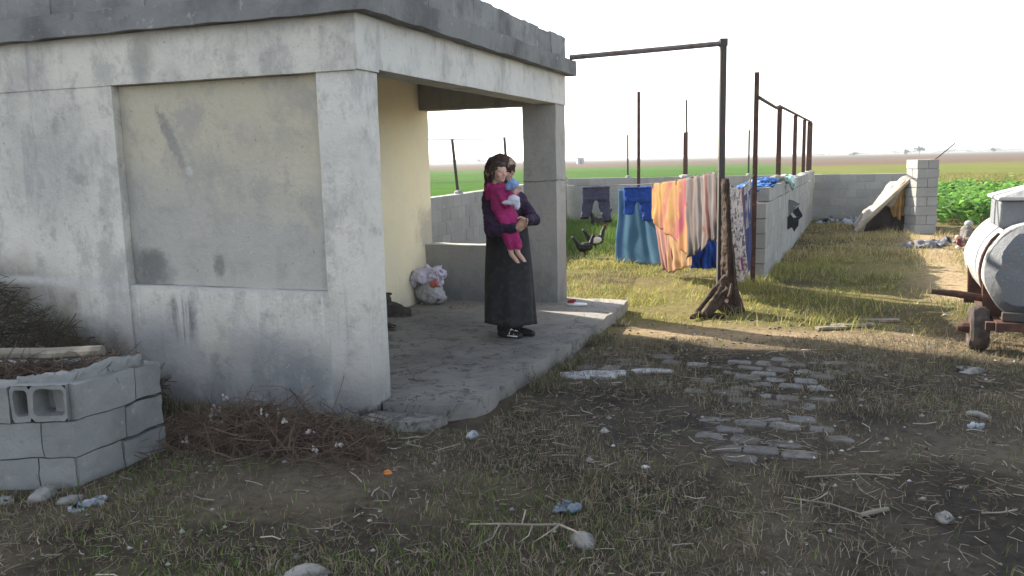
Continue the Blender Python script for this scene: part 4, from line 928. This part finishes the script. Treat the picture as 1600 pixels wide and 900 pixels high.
# ------------------------------------------------------------------ things on the porch
def hw(hx,hy): return world_xy(hx,hy)
x,y=hw(-1.40,3.78)
bag=empty('plastic_sack',(x,y,.12),-.2,'stuffed grey sack with a lilac white bag on top in the porch corner','sack')
b=MB(); b.ell((0,0,.14),(.17,.14,.17)); b.ell((.05,-.02,.10),(.15,.13,.11)); b.ell((-.04,0,.26),(.17,.13,.10)); blob('grey_sack',b,.012,M['sackgrey'],bag,2,.030,8,seed=2)
b=MB(); b.ell((-.06,-.03,.31),(.16,.14,.085),(0,.15,0)); b.ell((.08,-.03,.33),(.13,.13,.08),(0,-.2,0)); b.ell((.02,.02,.37),(.14,.11,.05)); b.capsule((-.02,.02,.38),.045,(-.045,.03,.445),.008); b.capsule((.06,.04,.37),.06,(.13,.06,.43),.012); b.ell((-.16,-.02,.26),(.05,.1,.09)); b.ell((.14,-.06,.27),(.05,.07,.07)); blob('white_bag',b,.010,M['sackwhite'],bag,1,.03,13,seed=4)
b=MB(); b.ell((.10,-.128,.245),(.06,.03,.045)); blob('red_print',b,.010,M['sackred'],bag,1,.03,14)
x,y=hw(-1.42,2.98); boot=empty('rubber_boot',(x,y,.125),.05,'muddy dark ankle boot standing by the porch wall','boot')
b=MB(); b.capsule((-.10,0,.05),.05,(-.085,0,.18),.055); b.capsule((-.09,0,.05),.055,(.02,0,.055),.055); b.capsule((.02,0,.055),.055,(.13,0,.045),.045); b.capsule((-.02,0,.11),.045,(.05,0,.08),.045); blob('upper',b,.008,M['boot'],boot,3,.003,20)
b=MB(); b.box(-.15,.0,-.048,.048,-.004,.022); b.box(.0,.175,-.052,.052,-.004,.018); b.build('sole',M['rubber'],boot,bevel=.006)
b=MB(); b.tube([(-.085+.056*math.cos(t),.056*math.sin(t),.232) for t in np.linspace(0,6.283,17)],.010,6); b.build('cuff',M['boot'],boot,smooth=True)
def slipper(name,x,y,z,rz,m1,m2,label):
    r=empty(name,(x,y,z),rz,label,'slipper'); b=MB(); rs=[]
    for zz,s_ in ((0,.98),(.008,1),(.020,.97)):
        ring=[]
        for q in range(28):
            a=2*math.pi*q/28; w_=.043*(1+.18*math.cos(a)); ring.append((.115*s_*math.cos(a),w_*s_*math.sin(a),zz))
        rs.append(ring)
    b.loft(rs); b.build('sole',m2,r,smooth=False)
    b=MB()
    def up(u,v): a=-1.35+2.7*u; return Vector((.02+.075*v,.048*math.sin(a)*(1-.15*v),.018+.045*math.cos(a)*(1-.35*v)))
    b.grid(up,14,8); o=b.build('strap',m1,r,smooth=True); mo=o.modifiers.new('t','SOLIDIFY'); mo.thickness=.005
    return r
x,y=hw(.25,4.03); slipper('slipper',x,y,.128,2.9,M['redslip'],M['whitepl'],'dark red slipper with a pale sole on the sunlit porch edge')
x,y=hw(-1.16,2.32); slipper('slipper',x,y,.128,-.7,M['shoe'],M['boot'],'old black slipper on the dark porch floor by the column')

# ------------------------------------------------------------------ HENS, crouching child
def hen(x,y,rz,label,white=False,s=1.0,neck=1.0,tail=1.0):
    r=empty('hen',(x,y,zg(x,y)),rz,label,'hen','black hens in the pen'); r.scale=(s,s,s)
    b=MB(); b.ell((0,0,.21),(.14,.085,.085),(0,-.12,0)); b.ell((.07,0,.22),(.08,.075,.08)); b.capsule((.10,0,.25),.05,(.15,0,.25+.13*neck),.026); b.ell((.165,0,.265+.13*neck),(.036,.026,.028))
    for k_ in (-1,0,1): b.capsule((-.11,0,.24),.045,(-.20-.015*abs(k_),.03*k_,.25+.14*tail),.020)
    blob('body',b,.009,M['feather'],r,2,.008,30)
    b=MB(); b.tube([(.19,0,.262+.13*neck),(.225,0,.25+.13*neck)],[.010,.002],6); b.build('beak',M['ochre'],r)
    MB().ell((.165,0,.298+.13*neck),(.022,.005,.013)).build('comb',M['comb'],r); MB().ell((.185,0,.235+.13*neck),(.008,.006,.014)).build('wattle',M['comb'],r)
    for sy in (-.035,.035):
        b=MB(); b.tube([(.0,sy,.15),(.005,sy,.08),(.0,sy,.01)],[.022,.009,.007],6)
        for a in (-.5,0,.5): b.tube([(.0,sy,.012),(.05*math.cos(a),sy+.05*math.sin(a),.006)],.005,5)
        b.build('leg',M['iron'],r)
    for sy in (-1,1):
        b=MB(); b.ell((-.01,.078*sy,.215),(.10,.022,.058),(0,-.1,0)); blob('wing',b,.008,M['featherw'] if white else M['feather'],r,2,.006,30)
    return r
hen(1.27,14.45,R(8),'black hen walking nearest the camera on the sunlit grass',s=.98,neck=1.1)
hen(1.57,15.55,R(12),'black hen with a white wing behind the nearest hen',white=True,s=1.1,neck=1.25)
hen(2.02,19.2,R(200),'black hen in the shade at the foot of the back wall under the hung trousers',s=1.35,tail=1.2)
cr=empty('person',(8.02,14.75,zg(8.02,14.75)),R(15),'small child in grey jacket and maroon trousers crouching on the path behind the tank trailer','person')
b=MB(); b.capsule((0,0,.17),.10,(.02,.02,.30),.085); b.capsule((-.03,-.05,.28),.03,(-.10,-.09,.16),.024); b.capsule((-.10,-.09,.16),.022,(-.09,-.13,.07),.016)
b.capsule((-.02,.06,.14),.07,(-.12,.06,.20),.05); b.capsule((-.12,.06,.20),.045,(-.08,.06,.04),.03); b.capsule((.02,-.06,.14),.07,(-.08,-.09,.18),.05); b.capsule((-.08,-.09,.18),.045,(-.05,-.09,.04),.03)
b.capsule((.03,.02,.33),.04,(.05,.02,.38),.04); Ph,yh=head(b,(.06,.02,.41),.15,(.7,-.5),-.2)
for q in (-1,0,1): b.capsule((-.09,-.13,.07),.010,(-.10+.012*q,-.15,.035),.007)
cb=blob('body',b,.010,M['childskin'],cr,2)
b=MB(); b.capsule((0,0,.19),.115,(.02,.02,.33),.095); b.capsule((-.03,-.05,.30),.05,(-.105,-.09,.17),.042); b.capsule((-.105,-.09,.17),.038,(-.10,-.125,.09),.03); b.ell((.03,.02,.37),(.08,.08,.06)); blob('jacket',b,.012,M['greyjacket'],cr,2,.014,16)
b=MB(); b.ell((.02,0,.11),(.14,.13,.10)); b.capsule((-.02,.06,.14),.085,(-.10,.06,.18),.06); b.capsule((-.10,.06,.18),.055,(-.08,.06,.06),.042); b.capsule((.02,-.06,.14),.08,(-.06,-.09,.16),.06); b.capsule((-.06,-.09,.16),.055,(-.05,-.09,.06),.042); blob('trousers',b,.012,M['maroon'],cr,2,.012,16)
b=MB(); b.ell(Ph(-.05,0,.2),(.45*.16,.40*.16,.36*.16),(0,0,yh)); blob('cap',b,.010,M['whitecap'],cr,2)
for yy in (.06,-.09): b=MB(); b.capsule((-.03,yy,.03),.034,(-.13,yy-.01,.025),.030); blob('shoe',b,.010,M['whitepl'],cr,2)

# ------------------------------------------------------------------ VEGETATION AND LITTER
def np_mesh(name,V,F3,F4,C,m):
    me=bpy.data.meshes.new(name); me.vertices.add(len(V)); me.vertices.foreach_set('co',V.astype(np.float32).ravel())
    n3,n4=len(F3),len(F4); li=np.concatenate([F4.ravel(),F3.ravel()]).astype(np.int32)
    me.loops.add(len(li)); me.polygons.add(n3+n4); me.loops.foreach_set('vertex_index',li)
    st=np.concatenate([np.arange(n4)*4,n4*4+np.arange(n3)*3]).astype(np.int32); me.polygons.foreach_set('loop_start',st)
    me.update(calc_edges=True); set_col(me,C); return link(name,me,m)
def blades(name,x,y,h,w_,lean,c,m=None,z=None):
    n=len(x); a=rng.uniform(0,2*np.pi,n); d=np.stack([np.cos(a),np.sin(a)],-1); t=a+np.pi/2+rng.normal(0,.5,n); s_=np.stack([np.cos(t),np.sin(t)],-1)*w_[:,None]*.5
    zz=(gz(x,y) if z is None else z)-.008; p=np.stack([x,y],-1); V=np.zeros((n,5,3))
    mid=p+d*(h*lean*.32)[:,None]; tip=p+d*(h*lean)[:,None]; hh=h*np.sqrt(np.clip(1-.55*np.clip(lean,0,1.3)**2,.06,1))
    V[:,0,:2]=p-s_; V[:,1,:2]=p+s_; V[:,2,:2]=mid+s_*.75; V[:,3,:2]=mid-s_*.75; V[:,4,:2]=tip
    V[:,0,2]=zz; V[:,1,2]=zz; V[:,2,2]=zz+hh*.6; V[:,3,2]=zz+hh*.6; V[:,4,2]=zz+hh
    k=np.arange(n)[:,None]*5; F4=k+np.array([[0,1,2,3]]); F3=k+np.array([[3,2,4]])
    return np_mesh(name,V.reshape(-1,3),F3,F4,np.repeat(c,5,0),m or M['blade'])
def free(x,y):
    hx,hy=house_xy(x,y); ok=~((hx<.72)&(hx>-11)&(hy>.02)&(hy<4.56)); ok&=~((hx<.02)&(hy>-.03)&(hy<4.3))
    ok&=~((x<-2.05-(5.0-y)*.42)&(y>4.33)&(y<5.16))
    return ok
def pick(n,x0,x1,y0,y1,dens):
    x=rng.uniform(x0,x1,n); y=rng.uniform(y0,y1,n); kk=(rng.uniform(0,1,n)<dens(x,y))&free(x,y); return x[kk],y[kk]
def pal(n,cols,jit=.25):
    c=np.array(cols)[rng.integers(0,len(cols),n)]; return c*(1+rng.uniform(-jit,jit,(n,1)))
def wallx(y): return 3.27+(y-11.1)*.418      # right pen wall
def pathd(x,y): return np.exp(-((x-(6.1+(y-11.5)*.42))/.6)**2)*ss(y,8.9,9.8)
def dirtd(x,y): return np.exp(-((y-(8.25-.36*(x-1.1)))/.40)**2)*ss(x,.8,1.3)
def paved(x,y): return np.clip(np.exp(-((x-1.75-(y-5.5)*.42)/.55)**2)*(y>4.4)*(y<7.0)+np.exp(-((x-.7)/.6)**2-((y-6.7)/.45)**2),0,1)
DRY=[(.32,.25,.12),(.39,.31,.15),(.22,.175,.09),(.43,.36,.19)]; DEAD=[(.165,.14,.10),(.22,.185,.13),(.10,.083,.062),(.27,.23,.165)]
GRN=[(.08,.16,.025),(.11,.18,.035),(.06,.12,.02),(.14,.19,.05)]; YG=[(.30,.29,.075),(.37,.34,.10),(.22,.24,.06),(.44,.39,.15)]
# foreground: trampled dead grass, thin to the right
def d1(x,y):
    n=fbm(x,y,1.0,61); return np.clip((.10+1.0*ss(n,.40,.62))*(1-.80*ss(x,.2,1.9)*ss(5.6-y,0,1.0))*(1-.75*paved(x,y)),0.02,1)
x,y=pick(150000,-3.4,5.2,2.3,7.7,d1); n=len(x); h=rng.uniform(.02,.075,n)*(.6+.9*fbm(x,y,2.0,63)); c=pal(n,DEAD+[(.22,.18,.11),(.10,.11,.05)])
blades('trampled_grass',x,y,h,rng.uniform(.003,.006,n),rng.uniform(.3,1.3,n),c); tag(bpy.data.objects['trampled_grass'],kind='stuff')
# green shoots in the shade
def d2(x,y):
    n=fbm(x,y,1.3,71); g=1.3*np.exp(-((x+.55)/.45)**2-((y-3.36)/.16)**2)+1.2*np.exp(-((x+1.25)/.35)**2-((y-3.33)/.14)**2)+np.exp(-((x-.1)/.6)**2-((y-3.75)/.3)**2)*.7+np.exp(-((x+1.6)/.4)**2-((y-3.5)/.3)**2)*.8
    return np.clip(.05+.9*ss(n,.52,.68)*ss(1.2-x,0,1.5)*.5+g*.9,0,1)*(1-.7*paved(x,y))
x,y=pick(60000,-3.2,4.5,2.3,7.6,d2); n=len(x)
blades('green_shoots',x,y,rng.uniform(.02,.07,n),rng.uniform(.003,.007,n),rng.uniform(.2,1.0,n),pal(n,GRN+[(.11,.12,.05)])); tag(bpy.data.objects['green_shoots'],kind='stuff')
# weeds along the porch edge and the wall foot
f=rng.uniform(0,1,5200); hx=.74+.10*f+rng.normal(.03,.05,5200); hy=.2+4.3*f; x,y=world_xy(hx,hy); keep=(fbm(x,y,2.2,77)>.50)
hx2=rng.uniform(-1.9,.2,2600); hy2=-.05-np.abs(rng.normal(0,.07,2600)); x2,y2=world_xy(hx2,hy2); x=np.concatenate([x[keep],x2]); y=np.concatenate([y[keep],y2]); kk=free(x,y); x,y=x[kk],y[kk]; n=len(x)
blades('edge_weeds',x,y,rng.uniform(.03,.13,n),rng.uniform(.004,.008,n),rng.uniform(.3,1.2,n),pal(n,[(.05,.08,.02),(.07,.10,.03)]+DEAD)); tag(bpy.data.objects['edge_weeds'],kind='stuff')
# sunlit meadow by the porch, the pen, and the dry patch right of the wall
def d3(x,y): n=fbm(x,y,.9,81); return np.clip((.22+.9*ss(n,.40,.60))*(1-.97*dirtd(x,y))*(1-.95*pathd(x,y))*ss(y-(8.25-.36*(x-1.1)),.15,.75),0,1)*(.45+.55*ss(fbm(x,y,2.6,87),.38,.55))
x,y=pick(120000,.6,9.0,7.2,13.2,d3); n=len(x); g=fbm(x,y,.7,83)
c=np.where((rng.uniform(0,1,n)<ss(g,.30,.62)*.9)[:,None],pal(n,YG),np.where((rng.uniform(0,1,n)<.35)[:,None],pal(n,GRN),pal(n,DRY)))
blades('meadow_grass',x,y,rng.uniform(.03,.13,n)*(.25+1.3*ss(fbm(x,y,1.6,85),.3,.7)),rng.uniform(.005,.009,n),rng.uniform(.4,1.3,n),c); tag(bpy.data.objects['meadow_grass'],kind='stuff')
def d4(x,y): n=fbm(x,y,.8,91); return np.clip((.25+.9*ss(n,.33,.6))*(1-.97*pathd(x,y))*(np.abs(x-wallx(y))>.13),0,1)*(y<22+.0*x)
x,y=pick(110000,-.8,11.5,13.0,23.4,d4); kk=(x>-1.95+(y-9.85)*.253+.15)&(y<23.6-.27*(x-1.6)-.15); x,y=x[kk],y[kk]; n=len(x)
lush=ss(3.2-(x-(y-14)*.2),0,1.6)*ss(y,14.2,16); c=np.where((rng.uniform(0,1,n)<lush)[:,None],pal(n,GRN),np.where((rng.uniform(0,1,n)<.5*ss(wallx(y)-x,-.3,.3)+.15)[:,None],pal(n,YG),pal(n,DRY)))
blades('pen_grass',x,y,rng.uniform(.03,.13,n)*(.35+1.2*ss(fbm(x,y,1.2,93),.3,.7))*(1+lush*1.4),rng.uniform(.008,.014,n),rng.uniform(.4,1.3,n),c); tag(bpy.data.objects['pen_grass'],kind='stuff')
# rough grass of the field beyond the wall
x=rng.uniform(2,34,60000); y=rng.uniform(22,62,60000); kk=(y>24.5-.27*(x-1.6))&(x<y*.66+2); x,y=x[kk],y[kk]; n=len(x)
right=(x>y*.30+2.5); c=np.where(right[:,None],pal(n,[(.20,.19,.05),(.15,.17,.045),(.26,.23,.085)]),pal(n,[(.06,.13,.025),(.075,.15,.03)]))
blades('field_grass',x,y,rng.uniform(.10,.30,n)*np.where(right,1,.6),rng.uniform(.02,.045,n),rng.uniform(.2,1.0,n),c); tag(bpy.data.objects['field_grass'],kind='stuff')
# leafy crop
px_=[];py_=[]
for yy in np.arange(19.0,32,.42):
    for xx in np.arange(yy*.475+.75,yy*.475+13,.42): px_.append(xx+rng.normal(0,.07)); py_.append(yy+rng.normal(0,.07))
px_=np.array(px_);py_=np.array(py_); kk=py_>19.2+.2*np.sin(px_*3)+np.maximum(0,(px_-13))*.0; px_,py_=px_[kk],py_[kk]; NL=18
X=np.repeat(px_,NL); Y=np.repeat(py_,NL); n=len(X); a=rng.uniform(0,2*np.pi,n); H_=np.repeat(rng.uniform(.42,.72,len(px_)),NL)*rng.uniform(.25,1,n); Ln=rng.uniform(.14,.27,n); Wd=Ln*rng.uniform(.30,.42,n)
r0=rng.uniform(.02,.12,n); d=np.stack([np.cos(a),np.sin(a)],-1); s_=np.stack([-np.sin(a),np.cos(a)],-1); V=np.zeros((n,6,3)); pit=rng.uniform(-.5,.9,n)
for k_,(f,wf) in enumerate(((0,.25),(.5,1.0),(1.0,.06))):
    q=np.stack([X,Y],-1)+d*(r0+Ln*f*np.cos(pit*.8))[:,None]; zz=gz(X,Y)+H_+Ln*(np.sin(pit)*f-.55*f*f)
    for j,sg in enumerate((-1,1)): V[:,k_*2+j,:2]=q+sg*s_*(Wd*wf)[:,None]; V[:,k_*2+j,2]=zz+.02*wf
k_=np.arange(n)[:,None]*6; F4=np.concatenate([k_+np.array([[0,1,3,2]]),k_+np.array([[2,3,5,4]])])
C=np.repeat(pal(n,[(.09,.21,.03),(.12,.26,.04),(.16,.30,.06),(.07,.16,.025)],.3),6,0)
o=np_mesh('leafy_crop',V.reshape(-1,3),np.zeros((0,3),int),F4,C,M['leaf']); tag(o,kind='stuff')

def straws(name,x,y,l,r_,c,up=.12,z=None):
    n=len(x); a=rng.uniform(0,2*np.pi,n); el=np.abs(rng.normal(0,up,n)); d=np.stack([np.cos(a)*np.cos(el),np.sin(a)*np.cos(el),np.sin(el)],-1); b_=np.stack([-np.sin(a),np.cos(a),0*a],-1)
    p=np.stack([x,y,(gz(x,y) if z is None else z)+.006],-1); V=np.zeros((n,9,3)); bend=rng.normal(0,.12,n)
    for k_,f in enumerate((-.5,0,.5)):
        cc=p+d*(l*f)[:,None]+b_*(l*bend*(1-4*f*f))[:,None]; cc[:,2]+=np.sin(el)*l*.5
        for j in range(3):
            t=2*np.pi*j/3; V[:,k_*3+j]=cc+b_*(r_*np.cos(t))[:,None]+np.array([0,0,1])*(r_*np.sin(t))[:,None]
    k_=np.arange(n)[:,None]*9; q=[]
    for s0 in (0,3):
        for j in range(3): q.append(k_+np.array([[s0+j,s0+(j+1)%3,s0+3+(j+1)%3,s0+3+j]]))
    F3=np.concatenate([k_+np.array([[0,2,1]]),k_+np.array([[6,7,8]])])
    o=np_mesh(name,V.reshape(-1,3),F3,np.concatenate(q),np.repeat(c,9,0),M['litter']); return tag(o,kind='stuff')
x,y=pick(16000,-3.2,5.2,2.4,7.6,lambda x,y:.15+.85*ss(fbm(x,y,1.4,95),.35,.6)); n=len(x)
straws('straw_litter',x,y,rng.uniform(.02,.12,n)**1.0,rng.uniform(.0008,.0022,n),pal(n,DEAD+[(.34,.30,.24),(.08,.06,.05)]))
x,y=pick(260,-3.0,5.0,2.6,7.4,lambda x,y:1+0*x); n=len(x); straws('pale_sticks',x,y,rng.uniform(.04,.18,n),rng.uniform(.002,.0045,n),pal(n,[(.40,.36,.30),(.32,.28,.23)]),.08)
# crumbs: pebbles, clods, paper specks
x,y=pick(4200,-3.2,6,2.4,8.6,lambda x,y:.4+.6*ss(fbm(x,y,1.2,97),.4,.6)); n=len(x); r_=rng.uniform(.004,.013,n)*(1+rng.exponential(.25,n)); V=np.zeros((n,6,3)); base=np.stack([x,y,gz(x,y)+r_*.3],-1)
for j,dv in enumerate(((1,0,0),(0,1,0),(-1,0,0),(0,-1,0),(0,0,.7),(0,0,-.7))): V[:,j]=base+np.array(dv)*(r_[:,None]*rng.uniform(.6,1.5,(n,1)))
k_=np.arange(n)[:,None]*6; F3=np.concatenate([k_+np.array([t]) for t in ((0,1,4),(1,2,4),(2,3,4),(3,0,4),(1,0,5),(2,1,5),(3,2,5),(0,3,5))])
cc=pal(n,[(.07,.06,.05),(.12,.105,.09),(.17,.155,.14),(.10,.085,.07),(.09,.08,.065),(.28,.27,.25)]); cc[rng.uniform(0,1,n)<.014]=(.45,.45,.45)
tag(np_mesh('crumbs',V.reshape(-1,3),F3,np.zeros((0,4),int),np.repeat(cc,6,0),M['litter']),kind='stuff')

# stones and distinct bits on the ground
def stone(x,y,r,sx,sy,sz,label,m=None,name='stone',cat='stone',seed=0):
    b=MB(); b.ell((0,0,0),(r*sx,r*sy,r*sz)); o=blob(name,b,r*.14,m or M['stone'],None,1,r*.35,.6/r,seed=seed); o.location=(x,y,zg(x,y)+r*sz*.12); o.rotation_euler=(0,0,seed*1.3); return tag(o,label,cat)
stone(-2.49,4.22,.075,1.2,.9,.75,'largest rounded pale stone at the foot of the block trough',seed=1)
stone(-2.68,4.20,.05,1.3,.9,.6,'flat grey stone left of the largest one by the trough',seed=2)
stone(-2.33,4.18,.06,1.3,.8,.5,'dull stone right of the largest one by the trough',seed=3)
stone(-2.86,4.14,.05,1.2,.9,.6,'leftmost grey stone at the foot of the trough',seed=4)
stone(-.90,3.30,.085,1.3,.8,.45,'half buried grey stone at the very front of the yard',seed=5)
stone(.29,3.56,.075,1.1,.75,.6,'angular grey stone beside the dead branch',seed=6)
stone(2.0,3.72,.05,1.3,.8,.45,'flat pale stone to the right of the cut stick',seed=8)
stone(3.0,5.25,.06,1.4,.8,.35,'flat grey stone at the right side of the yard',seed=9)
stone(3.55,6.35,.09,1.5,.8,.3,'flat pale stone just in front of the trailer in the shade',seed=10)
stone(-.71,4.46,.028,1.2,.9,.5,'orange scrap of peel on the earth in front of the corner column',M['orangepeel'],'peel','peel',seed=11)
crumple('plastic_scrap',[(.24,3.90,.015,.075,.05,.022,.3)],M['plblue'],'blue grey plastic scrap trodden into the front yard','plastic scrap',.009,.03,24,3)
crumple('plastic_scrap',[(-2.16,4.10,.02,.07,.03,.025,.9),(-2.22,4.02,.015,.05,.03,.02)],M['plwhite'],'twisted white plastic scrap beside the stones at the trough','plastic scrap',.008,.03,24,4)
crumple('plastic_scrap',[(2.85,5.0,.015,.06,.035,.02,.3)],M['plwhite'],'small white plastic scrap on the right of the yard','plastic scrap',.008,.03,24,6)
crumple('plastic_scrap',[(-.27,5.02,.02,.04,.03,.03,.3)],M['plwhite'],'white scrap in the weeds before the porch step','plastic scrap',.008,.02,24,7)
o=MB().tube([(-.085,-.01,.012),(0,0,.015),(.085,.012,.013)],[.012,.013,.012],8).build('stick',M['paleWood'],rough=.002,rscale=40,loc=(1.70,3.79,zg(1.70,3.79)),rz=.25); tag(o,'short thick cut stick lying on the dark earth','stick')
o=MB().tube([(-.2,.12,.012),(0,0,.03),(.15,-.10,.012)],[.0035,.004,.0025],6).build('stick',M['paleWood'],rough=.006,rscale=14,loc=(1.52,3.85,zg(1.52,3.85)),rz=-.1); tag(o,'thin straight twig lying left of the short cut stick','stick')
o=MB().tube([(-.28,.0,.012),(0,.01,.02),(.22,.0,.012)],[.004,.0045,.003],6).build('stick',M['paleWood'],rough=.006,rscale=14,loc=(1.8,4.22,zg(1.8,4.22)),rz=-.02); tag(o,'long pale twig behind the short cut stick','stick')
br=empty('dead_branch',(.02,3.58,zg(.02,3.58)+.02),.0,'dead pale branch with side twigs lying at the front','branch')
MB().tube([(-.24,.10,.02),(-.10,.06,.035),(.05,.05,.03),(.17,.03,.035),(.24,-.03,.03),(.27,-.14,.015)],[.003,.005,.006,.006,.005,.003],6).build('stem',M['paleWood'],br,rough=.004,rscale=30)
for p_ in ([(-.10,.06,.035),(-.13,-.05,.02),(-.22,-.14,.01)],[(.0,.05,.03),(.02,.14,.06)],[(.05,.05,.03),(.03,-.06,.03),(-.02,-.10,.012)],[(.17,.03,.035),(.10,-.06,.03),(.05,-.09,.012)]): MB().tube(p_,[.0045,.003,.0015],5).build('side_twig',M['paleWood'],br)
o=MB().tube([(-.9,.06,.0),(-.45,.0,.012),(0,.0,.0),(.32,-.01,.01)],[.036,.034,.037,.033],9).build('log',M['paleWood'],rough=.008,rscale=12,loc=(-2.76,4.90,.625),rz=.02); tag(o,'pale stripped log lying across the block trough','log')

# brush heaps
def heap(name,n,fn,m,parent,r=(.0015,.0045),l=(.15,.5)):
    b=MB(); rr=random.Random(n)
    for i in range(n):
        c=Vector(fn(rr)); a=rr.uniform(0,6.28); e=rr.gauss(.1,.45); L=rr.uniform(*l); d=Vector((math.cos(a)*math.cos(e),math.sin(a)*math.cos(e),math.sin(e)))*L*.5; k_=Vector((rr.gauss(0,.12),rr.gauss(0,.12),rr.gauss(0,.10)))*L; q=rr.uniform(*r)
        b.tube([c-d,c-d*.3+k_*.7,c+d*.4+k_,c+d],[q,q,q*.8,q*.4],4,caps=False)
    return b.build(name,m,parent)
bh=empty('cotton_stalk_heap',(-1.52,4.86,0),0,'heap of dark cotton stalks with white tufts at the foot of the house wall','brush heap')
def hp(rr):
    u=rr.uniform(-1,1); x=u*.72; y=.10+.24*u*-1+rr.gauss(0,.20); z=max(.01,.17*(1-u*u)*(1-abs(rr.gauss(0,.5)))+rr.uniform(0,.05)); return (x,y,z)
heap('stalks',1100,hp,M['stalk'],bh,(.0012,.0036),(.10,.40))
b=MB(); b.ell((0,.13,.0),(.62,.24,.13),(0,0,-.25)); blob('core',b,.03,M['stalk'],bh,2,.06,7)
rr=random.Random(4)
for i in range(13):
    x,y,z=hp(rr); y-=.10; b=MB(); 
    for q in range(3): b.ell((x+rr.gauss(0,.012),y+rr.gauss(0,.012),z+.05+rr.gauss(0,.018)),(rr.uniform(.006,.013),rr.uniform(.005,.010),rr.uniform(.008,.020)))
    blob('cotton_tuft',b,.004,M['cotton'],bh,1,.010,70,seed=i)
bp=empty('brushwood_pile',(-2.95,5.55,0),0,'pile of dark brushwood leaning on the house wall behind the block trough','brush heap')
def bpf(rr):
    u=rr.random(); x=-1.4+1.85*u; top=.95*(1-u)**1.1+.20; y=.05-.20*rr.random()-.12*(1-u); wall=(5.352-(x-2.95+.929)*.37)-5.55; z=rr.uniform(.15,top); return (x,wall-.12-.30*rr.random()*(1-z/1.5),z)
heap('twigs',2400,bpf,M['twig'],bp,(.001,.0034),(.10,.34))
tf=empty('twig_fill',(-2.75,4.8,.5),0,'dark twigs and dry stems filling the block trough under the pale log','brush heap')
heap('twigs',420,lambda rr:(rr.uniform(-.55,.40),rr.uniform(-.22,.2),rr.uniform(-.05,.10)),M['stalk'],tf,(.0015,.0045),(.12,.4))
b=MB(); b.ell((-.35,0,-.12),(.75,.2,.12)); blob('core',b,.03,M['twig'],tf,2,.03,8)

# ------------------------------------------------------------------ FAR THINGS
def tree(x,y,h,wd,label,seed):
    r=empty('field_tree',(x,y,0),0,label,'tree'); rr=random.Random(seed); b=MB(); b.tube([(0,0,0),(.05*h,0,.25*h),(.02*h,.02*h,.6*h)],[.045*h,.03*h,.012*h],7)
    for i in range(6): a=rr.uniform(0,6.28); b.tube([(.04*h,0,.25*h+.05*i*h),(.25*wd*math.cos(a),.25*wd*math.sin(a),.5*h+.05*i*h),(.42*wd*math.cos(a),.42*wd*math.sin(a),.6*h+.05*i*h)],[.018*h,.01*h,.005*h],5)
    b.build('trunk',M['bark'],r); b=MB()
    cl=[(rr.gauss(0,.24)*wd,rr.gauss(0,.24)*wd,h*(.62+rr.gauss(0,.13)),rr.uniform(.10,.2)) for _ in range(9)]
    for i in range(620):
        c=rr.choice(cl); s_=.05*h*rr.uniform(.5,1.2); p=Vector((c[0]+rr.gauss(0,c[3]*wd*.6),c[1]+rr.gauss(0,c[3]*wd*.6),max(.25*h,c[2]+rr.gauss(0,c[3]*h*.55)))); E_=Euler((rr.uniform(0,6),rr.uniform(0,6),0)).to_matrix()
        b.add([p+E_@Vector(q)*s_ for q in ((-1,-.5,0),(1,-.5,0),(.7,.6,.2),(-.6,.7,0))],[(0,1,2,3)])
    b.build('crown',M['leafdark'],r)
tree(193,400,4.4,4.4,'larger of the two lone trees on the right horizon',1)
tree(187,400,3.1,2.6,'smaller lone tree on the right horizon, just left of the larger',2)
tree(162,400,2.6,4.0,'low spreading bush far off above the back right wall',3)
tree(262,460,3.0,2.0,'thin far tree at the right edge of the horizon',4)
tree(-18,520,3.6,4.0,'small far tree on the horizon behind the woman',5)
sh=empty('field_shed',(25.1,300,0),.15,'small grey shed far off in the field beside the back corner post','shed')
MB().box(-1.15,1.15,-.9,.9,0,2.0).build('walls',M['shed'],sh,bevel=.03); b=MB(); b.box(-1.3,1.3,-1.05,1.05,2.003,2.25); b.build('roof',M['shed'],sh,bevel=.03); MB().box(-.4,.4,-.96,-.902,.0,1.7).build('door',M['iron'],sh)
n=2600; y=rng.uniform(900,2500,n); x=rng.uniform(-.65,.75,n)*y; gp_=fbm(x,y*0+3,.012,5,3); hh=rng.uniform(1.2,4.5,n)*ss(gp_,.42,.62)+.6
V=np.zeros((n*9,3)); F=[]
for j in range(9):
    a=rng.uniform(0,2*np.pi,n)
    V[j::9,0]=x+rng.normal(0,1,n)*hh*1.6; V[j::9,1]=y+rng.normal(0,1,n)*hh*.6; V[j::9,2]=hh*rng.uniform(0,1,n)
k_=np.arange(n)[:,None]*9; F3=np.concatenate([k_+np.array([t]) for t in ((0,1,2),(2,3,4),(4,5,6),(6,7,8),(1,4,7),(0,3,6),(2,5,8))])
tag(np_mesh('distant_trees',V,F3,np.zeros((0,4),int),np.repeat(pal(n,[(.05,.06,.04),(.07,.075,.05)]),9,0),M['litter']),kind='stuff')
# the hazy air
b=MB(); b.box(-4200,4200,-4200,4200,-1.2,9.8); hz=b.build('haze',None); tag(hz,kind='stuff')
hm=bpy.data.materials.new('haze_air'); hm.use_nodes=True; t=hm.node_tree; t.nodes.clear(); ou=t.nodes.new('ShaderNodeOutputMaterial'); pv=t.nodes.new('ShaderNodeVolumePrincipled')
pv.inputs['Color'].default_value=(.86,.89,.93,1); pv.inputs['Density'].default_value=.0005; pv.inputs['Anisotropy'].default_value=.3; t.links.new(pv.outputs[0],ou.inputs['Volume']); hz.data.materials.clear(); hz.data.materials.append(hm)
